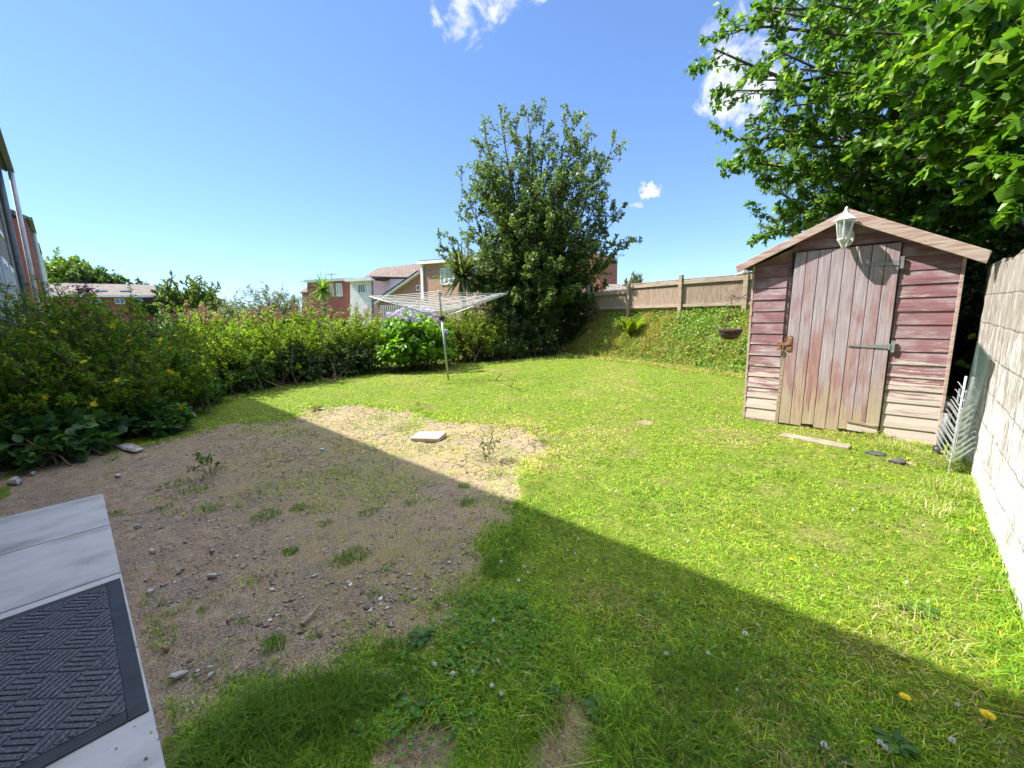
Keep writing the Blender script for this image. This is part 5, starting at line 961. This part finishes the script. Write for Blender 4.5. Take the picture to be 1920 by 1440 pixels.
# cordyline palms
def cordyline(u, v0, v1, t_, n, L, seed, label, cols):
    g_ = np.random.default_rng(seed); c = D(u, v0, t=t_); r_ = thing('cordyline', label, 'palm', (c[0], c[1], 0)); MB().tube([(c[0], c[1], 0), (c[0] + .02, c[1], c[2])], [.09, .06], 8).build('trunk', M['bark'], r_)
    d = nrm(g_.normal(size=(n, 3)) + [0, 0, .35]); d[:, 2] = np.where(d[:, 2] < -.5, -d[:, 2], d[:, 2]); LL = L * (.7 + .4 * g_.random(n)); P = grow(np.tile(c, (n, 1)), d, LL, 6, -1.1, .01, g_); T = np.gradient(P, axis=1); s_ = nrm(np.cross(T, [0, 0, 1.]) + 1e-6)
    w_ = np.array([.4, 1, 1, .8, .5, .05])[None, :, None] * .028 * (L / .8); A, B = P - s_ * w_, P + s_ * w_; V = np.stack([A, B], 2).reshape(n, 12, 3); f = np.array([[2 * i, 2 * i + 1, 2 * i + 3, 2 * i + 2] for i in range(5)])
    F = (f[None] + (np.arange(n) * 12)[:, None, None]).reshape(-1, 4); cc = leaf_cols(c + d, cols, g_); link('leaves', arr_mesh(V.reshape(-1, 3) - WL[r_.name], F, np.repeat(cc, 12, 0)), M['leaf'], r_)
cordyline(868, 522, 0, 13.5, 190, 1.15, 91, 'spiky cordyline palm with long arching leaves behind the airer', [(.09, .13, .05, 2), (.20, .22, .12, 1.2), (.05, .08, .03, 2)])
cordyline(606, 545, 0, 24, 150, 1.0, 92, 'small cordyline palm before the red brick house', [(.10, .2, .03, 2), (.2, .28, .06, 1)])
c = D(1187, 545, t=20); far_tree((c[0], c[1], 0), (.45, .45, .8), 2.3, 93, [(.2, .24, .04, 1), (.12, .2, .04, 1)], 'yellow green conifer tip just above the fence', 26, .10, 'conifer', .1)
# right-hand trees over the shed
g_ = np.random.default_rng(95)
RT = [(.07, .165, .02, 3), (.105, .22, .025, 3), (.17, .30, .035, 1.6), (.26, .38, .05, .6)]
tb = np.array([1.6, 8.6, 0.]); px = [(1340, 92, 7.2), (1352, 60, 7.4), (1380, 170, 7.2), (1410, 12, 7.2), (1450, 20, 6.8), (1372, 300, 7.8), (1376, 262, 7.6), (1420, 290, 7.4), (1425, 440, 8.2), (1440, 415, 8.), (1470, 100, 6.6), (1480, 200, 6.8), (1440, 240, 7.), (1500, 130, 6.2), (1530, 60, 6.), (1560, 10, 5.8), (1620, 60, 5.6), (1560, 180, 6.2), (1520, 260, 6.8), (1500, 330, 7.2), (1560, 340, 7.), (1600, 250, 6.2), (1650, 150, 5.6), (1680, 40, 5.), (1640, 320, 6.8),
      (1700, 240, 6.), (1700, 330, 6.6), (1720, 120, 5.2), (1480, 400, 7.8), (1540, 390, 7.6), (1620, 380, 7.4), (1740, 20, 4.8), (1480, 20, 7.6), (1600, 120, 7.2), (1700, 380, 7.6), (1760, 400, 7.2), (1430, 150, 7.0), (1540, -60, 6.2), (1640, -80, 5.8), (1480, -60, 6.8), (1420, 340, 7.8)]
e_ = np.array([D(*p[:2], t=p[2]) for p in px]); st = tb + np.stack([g_.normal(size=len(e_)) * .15, g_.normal(size=len(e_)) * .15, 1.2 + g_.random(len(e_)) * 2.4], -1)
P = stems_to(st, e_, 9, .16, .03, g_)
plant('overhanging_tree', 'leafy elm with drooping branch tips reaching over the shed roof', 'tree', P, .07, (14, .27, 48), (6, .55, 42), (10, .086, .66, 'kite', .35), RT, M['bark'], 96, .2, .1, loc=tuple(tb), trunkname='trunk', leafname='crown', r1=.006, leafmat=M['glossleaf'])

tb = np.array([1.9, 4.6, 0.]); px = [(1740, 290, 4.6), (1760, 220, 4.4), (1780, 310, 4.7), (1700, 300, 5.), (1800, 160, 4.), (1820, 90, 3.8), (1850, 40, 3.6), (1880, 150, 3.6), (1900, 60, 3.4), (1790, 50, 4.2), (1900, 230, 3.7), (1870, 300, 4.), (1840, 230, 4.), (1910, 320, 3.9), (1830, 340, 4.6), (1890, 380, 4.4), (1760, 120, 4.6), (1940, 150, 3.4), (1950, 40, 3.3), (1700, 180, 5.), (1850, -40, 3.6), (1780, -30, 4.), (1715, 70, 4.7), (1950, 260, 3.5)]
e_ = np.array([D(*p[:2], t=p[2]) for p in px]); st = tb + np.stack([g_.normal(size=len(e_)) * .1, g_.normal(size=len(e_)) * .1, 1.8 + g_.random(len(e_)) * .8], -1)
P = stems_to(st, e_, 8, .12, .03, g_)
plant('sycamore_tree', 'broad leaved sycamore leaning in over the white wall at top right', 'tree', P, .05, (13, .30, 50), (5, .5, 42), (7, .074, .95, 'lobed', .25), [(.07, .17, .015, 3), (.11, .24, .02, 3), (.18, .32, .02, 1), (.24, .34, .03, .4)], M['bark'], 97, .3, .1, loc=tuple(tb), trunkname='trunk', leafname='crown', r1=.006, leafmat=M['glossleaf'])
c = np.array([.2, 10.6, 0]); px = [(1440, 260, 9.5), (1430, 300, 9.2), (1440, 350, 9.4), (1460, 400, 9.6), (1450, 200, 9.6), (1500, 160, 9.6), (1550, 200, 9.4), (1600, 180, 9.5), (1560, 300, 9.2), (1640, 260, 9.4), (1520, 380, 9.6), (1700, 300, 9.6), (1750, 240, 9.8), (1680, 160, 10), (1800, 300, 10), (1620, 350, 9.4), (1760, 360, 10), (1850, 250, 10.5), (1850, 350, 10.5), (1720, 100, 10), (1820, 140, 10.5), (1580, 90, 10), (1900, 300, 10.5), (1880, 180, 10), (1500, 300, 9.4), (1440, 430, 9.8)]
e_ = np.array([D(*p[:2], t=p[2]) for p in px]); st = c + np.stack([g_.normal(size=len(e_)) * .15, g_.normal(size=len(e_)) * .15, .8 + g_.random(len(e_)) * 1.5], -1); P = stems_to(st, e_, 8, .12, .03, g_)
plant('ash_tree', 'tree with fine narrow leaves behind the elm, left of the shed gable', 'tree', P, .08, (16, .28, 50), (6, .5, 42), (9, .10, .27, 'kite', .3), [(.12, .22, .05, 3), (.17, .28, .07, 2), (.22, .33, .08, 1)], M['bark'], 98, .25, .1, loc=tuple(c), trunkname='trunk', leafname='crown', r1=.007)
# dark undergrowth behind the shed and beyond the wall
for i, (cx, cy, rx, ry, h_, lab) in enumerate([(.9, 7.6, .6, 1.2, 1.5, 'dark ivy covered shrub filling the gap between shed and wall'), (2.0, 7.0, 1.2, 1.4, 1.7, 'dark shrub standing beyond the end of the white wall'), (.6, 9.4, 1.6, .8, 1.7, 'dark laurel hedge behind the shed, under the trees'), (2.6, 9.6, 1.6, 1.4, 2.2, 'tall dark holly beyond the wall, under the trees')]):
    bush('dark_shrub', lab, 'shrub', (cx, cy, 0), (rx, ry, h_), 90, 101 + i, (8, .3, 50), (3, .5, 45), (5, .08, .7, 'oval', .1), [(.022, .05, .012, 3), (.035, .07, .018, 2)], mat=M['glossleaf'], hemi=-.4)
r_, tg, P = bush('bramble', 'bramble sprig with pale leaves poking over the far end of the wall', 'bramble', (.85, 5.9, 0), (.3, .4, 1.1), 16, 110, (5, .3, 55), (1, .5, 50), (4, .07, .75, 'oval', .1), [(.10, .2, .03, 2), (.16, .26, .05, 1)], zc=.6)
# bank: ivy, bramble and dry grass cover
n = 90000; g_ = np.random.default_rng(120); x = g_.uniform(-9., -.6, n); y = g_.uniform(9.0, 12.2, n); b_ = interp(BASE, x); tp_ = interp(TOP, x); s_ = (y - b_) / (tp_ - b_); ok = (s_ > -.12 + .25 * (fbm(x, y, 1.8, 5) - .5)) & (s_ < 1.15); x, y, s_ = x[ok], y[ok], s_[ok]
f = fbm(x, y * .8, 1.3, 131); kind = f + .45 * (g_.random(len(x)) - .3) > .54; x1, y1 = x[kind], y[kind]; n1 = len(x1); z1 = height(x1, y1) + .02 + .14 * g_.random(n1) ** 1.5 * (.4 + 1.6 * vnoise(x1, y1, 3.5, 6))
pv = np.stack([x1, y1, z1], -1); dv = g_.normal(size=(n1, 3)) + [0, -.4, .1]; nv = g_.normal(size=(n1, 3)) * .5 + [0, -.5, .8]
tag(leafmesh('ivy', pv, dv, nv, .03 + .03 * g_.random(n1), .8, 'kite', [(.13, .25, .035, 3), (.20, .33, .05, 2), (.28, .39, .07, 1.4), (.40, .28, .16, .5)], M['glossleaf'], None, g_, 1.6), 'ivy and bramble leaves covering the steep bank', 'ivy', kind='stuff')
parts = []; g = g_; x2, y2, s2 = x[~kind], y[~kind], s_[~kind]; 
xx2 = np.concatenate([x2, x2 + .05, g_.uniform(-8, -1.2, 9000)]); b2 = None; yy2 = np.concatenate([y2, y2 + .03, interp(BASE, xx2[-9000:]) + g_.uniform(-.5, .5, 9000)])
c2 = np.array([(.22, .36, .03), (.50, .40, .20), (.62, .50, .27), (.34, .42, .05), (.42, .27, .16)])[g_.choice(5, len(xx2), p=[.27, .27, .18, .2, .08])]; c2 *= (.8 + .4 * g_.random((len(xx2), 1)))
VV, FF, CC = blades(xx2, yy2, .08 + .14 * g_.random(len(xx2)), np.full(len(xx2), .010), 1.1, c2, g_); tag(link('bank_grass', arr_mesh(VV, FF, CC), M['grass']), 'dry straw coloured and green grass growing on the bank', 'grass', kind='stuff')
# long green grass along the top of the bank
def fern(u, v, t_, L, n, seed, label, cols, zoff=0., single=None, sp=.6):
    g_ = np.random.default_rng(seed); p = single if single is not None else D(u, v, t=t_); r_ = thing('fern', label, 'fern', tuple(p)); a = g_.random(n) * 6.28; d = np.stack([np.cos(a) * sp, np.sin(a) * sp, 1.1 + .5 * g_.random(n)], -1)
    P = grow(np.tile(p, (n, 1)), d, L * (.7 + .4 * g_.random(n)), 10, -.75, .02, g_); V, F = tubes(P, np.full(P.shape[:2], .003), 4); link('stalks', arr_mesh(V - WL[r_.name], F), M['greenstem'], r_)
    k = 40; s_ = np.tile(np.linspace(.12, .99, k)[None], (n, 1)); q, T = at(P, s_); side = nrm(np.cross(T, [0, 0, 1.]) + 1e-6); ll = (L * .2 * np.sin(np.pi * (.12 + .88 * s_)) ** .8 + .01); pp = []; dd = []; sz = []
    for sg in (-1, 1): pp.append(q.reshape(-1, 3)); dd.append((side * sg + T * .35).reshape(-1, 3)); sz.append(ll.ravel())
    pp = np.concatenate(pp); leafmesh('fronds', pp, np.concatenate(dd), np.tile([0, 0, 1.], (len(pp), 1)), np.concatenate(sz), .22, 'kite', cols, M['leaf'], r_, g_)
p = D(1190, 640, t=12.2); p[2] = float(height(p[0], p[1])); fern(0, 0, 0, .72, 15, 121, 'bright yellow green fern growing on the bank', [(.24, .33, .02, 3), (.14, .25, .02, 1)], single=D(1185, 634, t=12.35))
p = G(590, 768); fern(0, 0, 0, .15, 7, 122, 'small brownish fern at the lawn edge by the cracked soil', [(.16, .2, .04, 2), (.2, .12, .05, 1)], single=np.array([p[0], p[1], 0.]), sp=1.8)
p = G(820, 845); bush('seedling_weed', 'spindly green weed on the sunlit soil right of the paver', 'weed', (*G(915, 862)[:2], 0), (.12, .12, .2), 7, 123, (4, .35, 50), (0, .5, 50), (3, .035, .5, 'kite', .0), GREEN, r0=.002, r1=.001)
bush('seedling_weed', 'spindly green weed on shaded cracked soil', 'weed', (*G(390, 892)[:2], 0), (.12, .12, .2), 7, 124, (4, .35, 50), (0, .5, 50), (3, .035, .5, 'kite', .0), GREEN, r0=.002, r1=.001)
# dock rosettes in the lawn
def rosette(u, v, L, n, seed, label):
    g_ = np.random.default_rng(seed); p = G(u, v); z = float(height(p[0], p[1])); r_ = thing('dandelion_rosette', label, 'weed', (p[0], p[1], z), 'flat leaf rosettes in the shaded lawn'); a = np.linspace(0, 6.28, n, endpoint=False) + g_.normal(size=n) * .2
    P = grow(np.tile([p[0], p[1], z + .01], (n, 1)), np.stack([np.cos(a), np.sin(a), .45 + .3 * g_.random(n)], -1), L * .75 * (.7 + .5 * g_.random(n)), 6, -.9, .03, g_); T = np.gradient(P, axis=1); s_ = nrm(np.cross(T, [0, 0, 1.]) + 1e-6)
    w_ = np.array([.15, .35, .8, 1, .7, .05])[None, :, None] * L * .16 * (1 + .25 * g_.normal(size=(n, 6, 1))); V = np.stack([P - s_ * w_ + [0, 0, .004], P - [0, 0, .002], P + s_ * w_ + [0, 0, .004]], 2).reshape(n, 18, 3)
    f = np.array([q for i in range(5) for q in ([3 * i, 3 * i + 1, 3 * i + 4, 3 * i + 3], [3 * i + 1, 3 * i + 2, 3 * i + 5, 3 * i + 4])]); F = (f[None] + (np.arange(n) * 18)[:, None, None]).reshape(-1, 4)
    link('leaves', arr_mesh(V.reshape(-1, 3) - WL[r_.name], F, np.repeat(leaf_cols(P[:, 3], [(.05, .14, .03, 1), (.09, .2, .04, 1)], g_), 18, 0)), M['leaf'], r_)
for i, (u, v, L, lab) in enumerate([(1020, 1305, .10, 'leafy rosette above the bare patch at the bottom of the lawn'), (790, 1200, .08, 'leafy rosette at the soil edge left of the clover patch'), (850, 1255, .07, 'small rosette just below the clover patch'), (775, 1330, .09, 'rosette beside the long grass near the bottom'),
                                    (1125, 1330, .09, 'rosette in shade right of the bare patch'), (1680, 1400, .08, 'rosette in shade below the middle dandelion'), (1550, 1420, .08, 'rosette near the bottom edge in the shade'), (545, 1345, .08, 'rosette inside the long tuft of grass by the slabs'), (1720, 1150, .10, 'sunlit rosette with tall leaves near the shadow edge')]): rosette(u, v, L, 10, 130 + i, lab)

# fallen dry leaves and twig bits
g = np.random.default_rng(200); n = 700; x, y, r = polar(n, 1.2, 8, 1.4, -1.6, .3); ok = (x < .45) & ~((x < -1.45) & (y < .06)) & ~((x > -1.4) & (y > 5.6)); x, y = x[ok], y[ok]; n = len(x)
pv = np.stack([x, y, height(x, y) + np.where(soil(x, y) > 0, -.006, .018)], -1); a = g.random(n) * 6.28; dv = np.stack([np.cos(a), np.sin(a), .15 * g.normal(size=n)], -1)
tag(leafmesh('leaf_litter', pv, dv, g.normal(size=(n, 3)) * .35 + [0, 0, 1], .012 + .022 * g.random(n) ** 2, .45, 'kite', [(.22, .14, .08, 3), (.36, .27, .16, 2), (.12, .08, .05, 2), (.45, .38, .26, 1)], M['leaf'], None, g), 'scattered dry leaves and twig bits on soil and lawn', 'litter', kind='stuff')

n = 220; x = g.uniform(-4.5, -1.5, n); y = .02 - .3 * g.random(n) ** 2; om = (x > -2.9) & (x < -1.76); pv = np.stack([x, y, np.where(om, .0975, .0835)], -1); ok = ~((x > -2.9) & (x < -2.80)) & ~((x > -1.86) & (x < -1.76)) & ~(om & (y > -.06)); pv = pv[ok]; n = len(pv); a = g.random(n) * 6.28
tag(leafmesh('grit', pv, np.stack([np.cos(a), np.sin(a), 0 * a], -1), np.tile([0, 0, 1.], (n, 1)), .004 + .010 * g.random(n) ** 3, .7, 'kite', [(.16, .12, .08, 3), (.3, .24, .18, 2), (.1, .12, .05, 1)], M['leaf'], None, g), 'soil crumbs and bits of grass trodden onto the slabs', 'grit', kind='stuff')
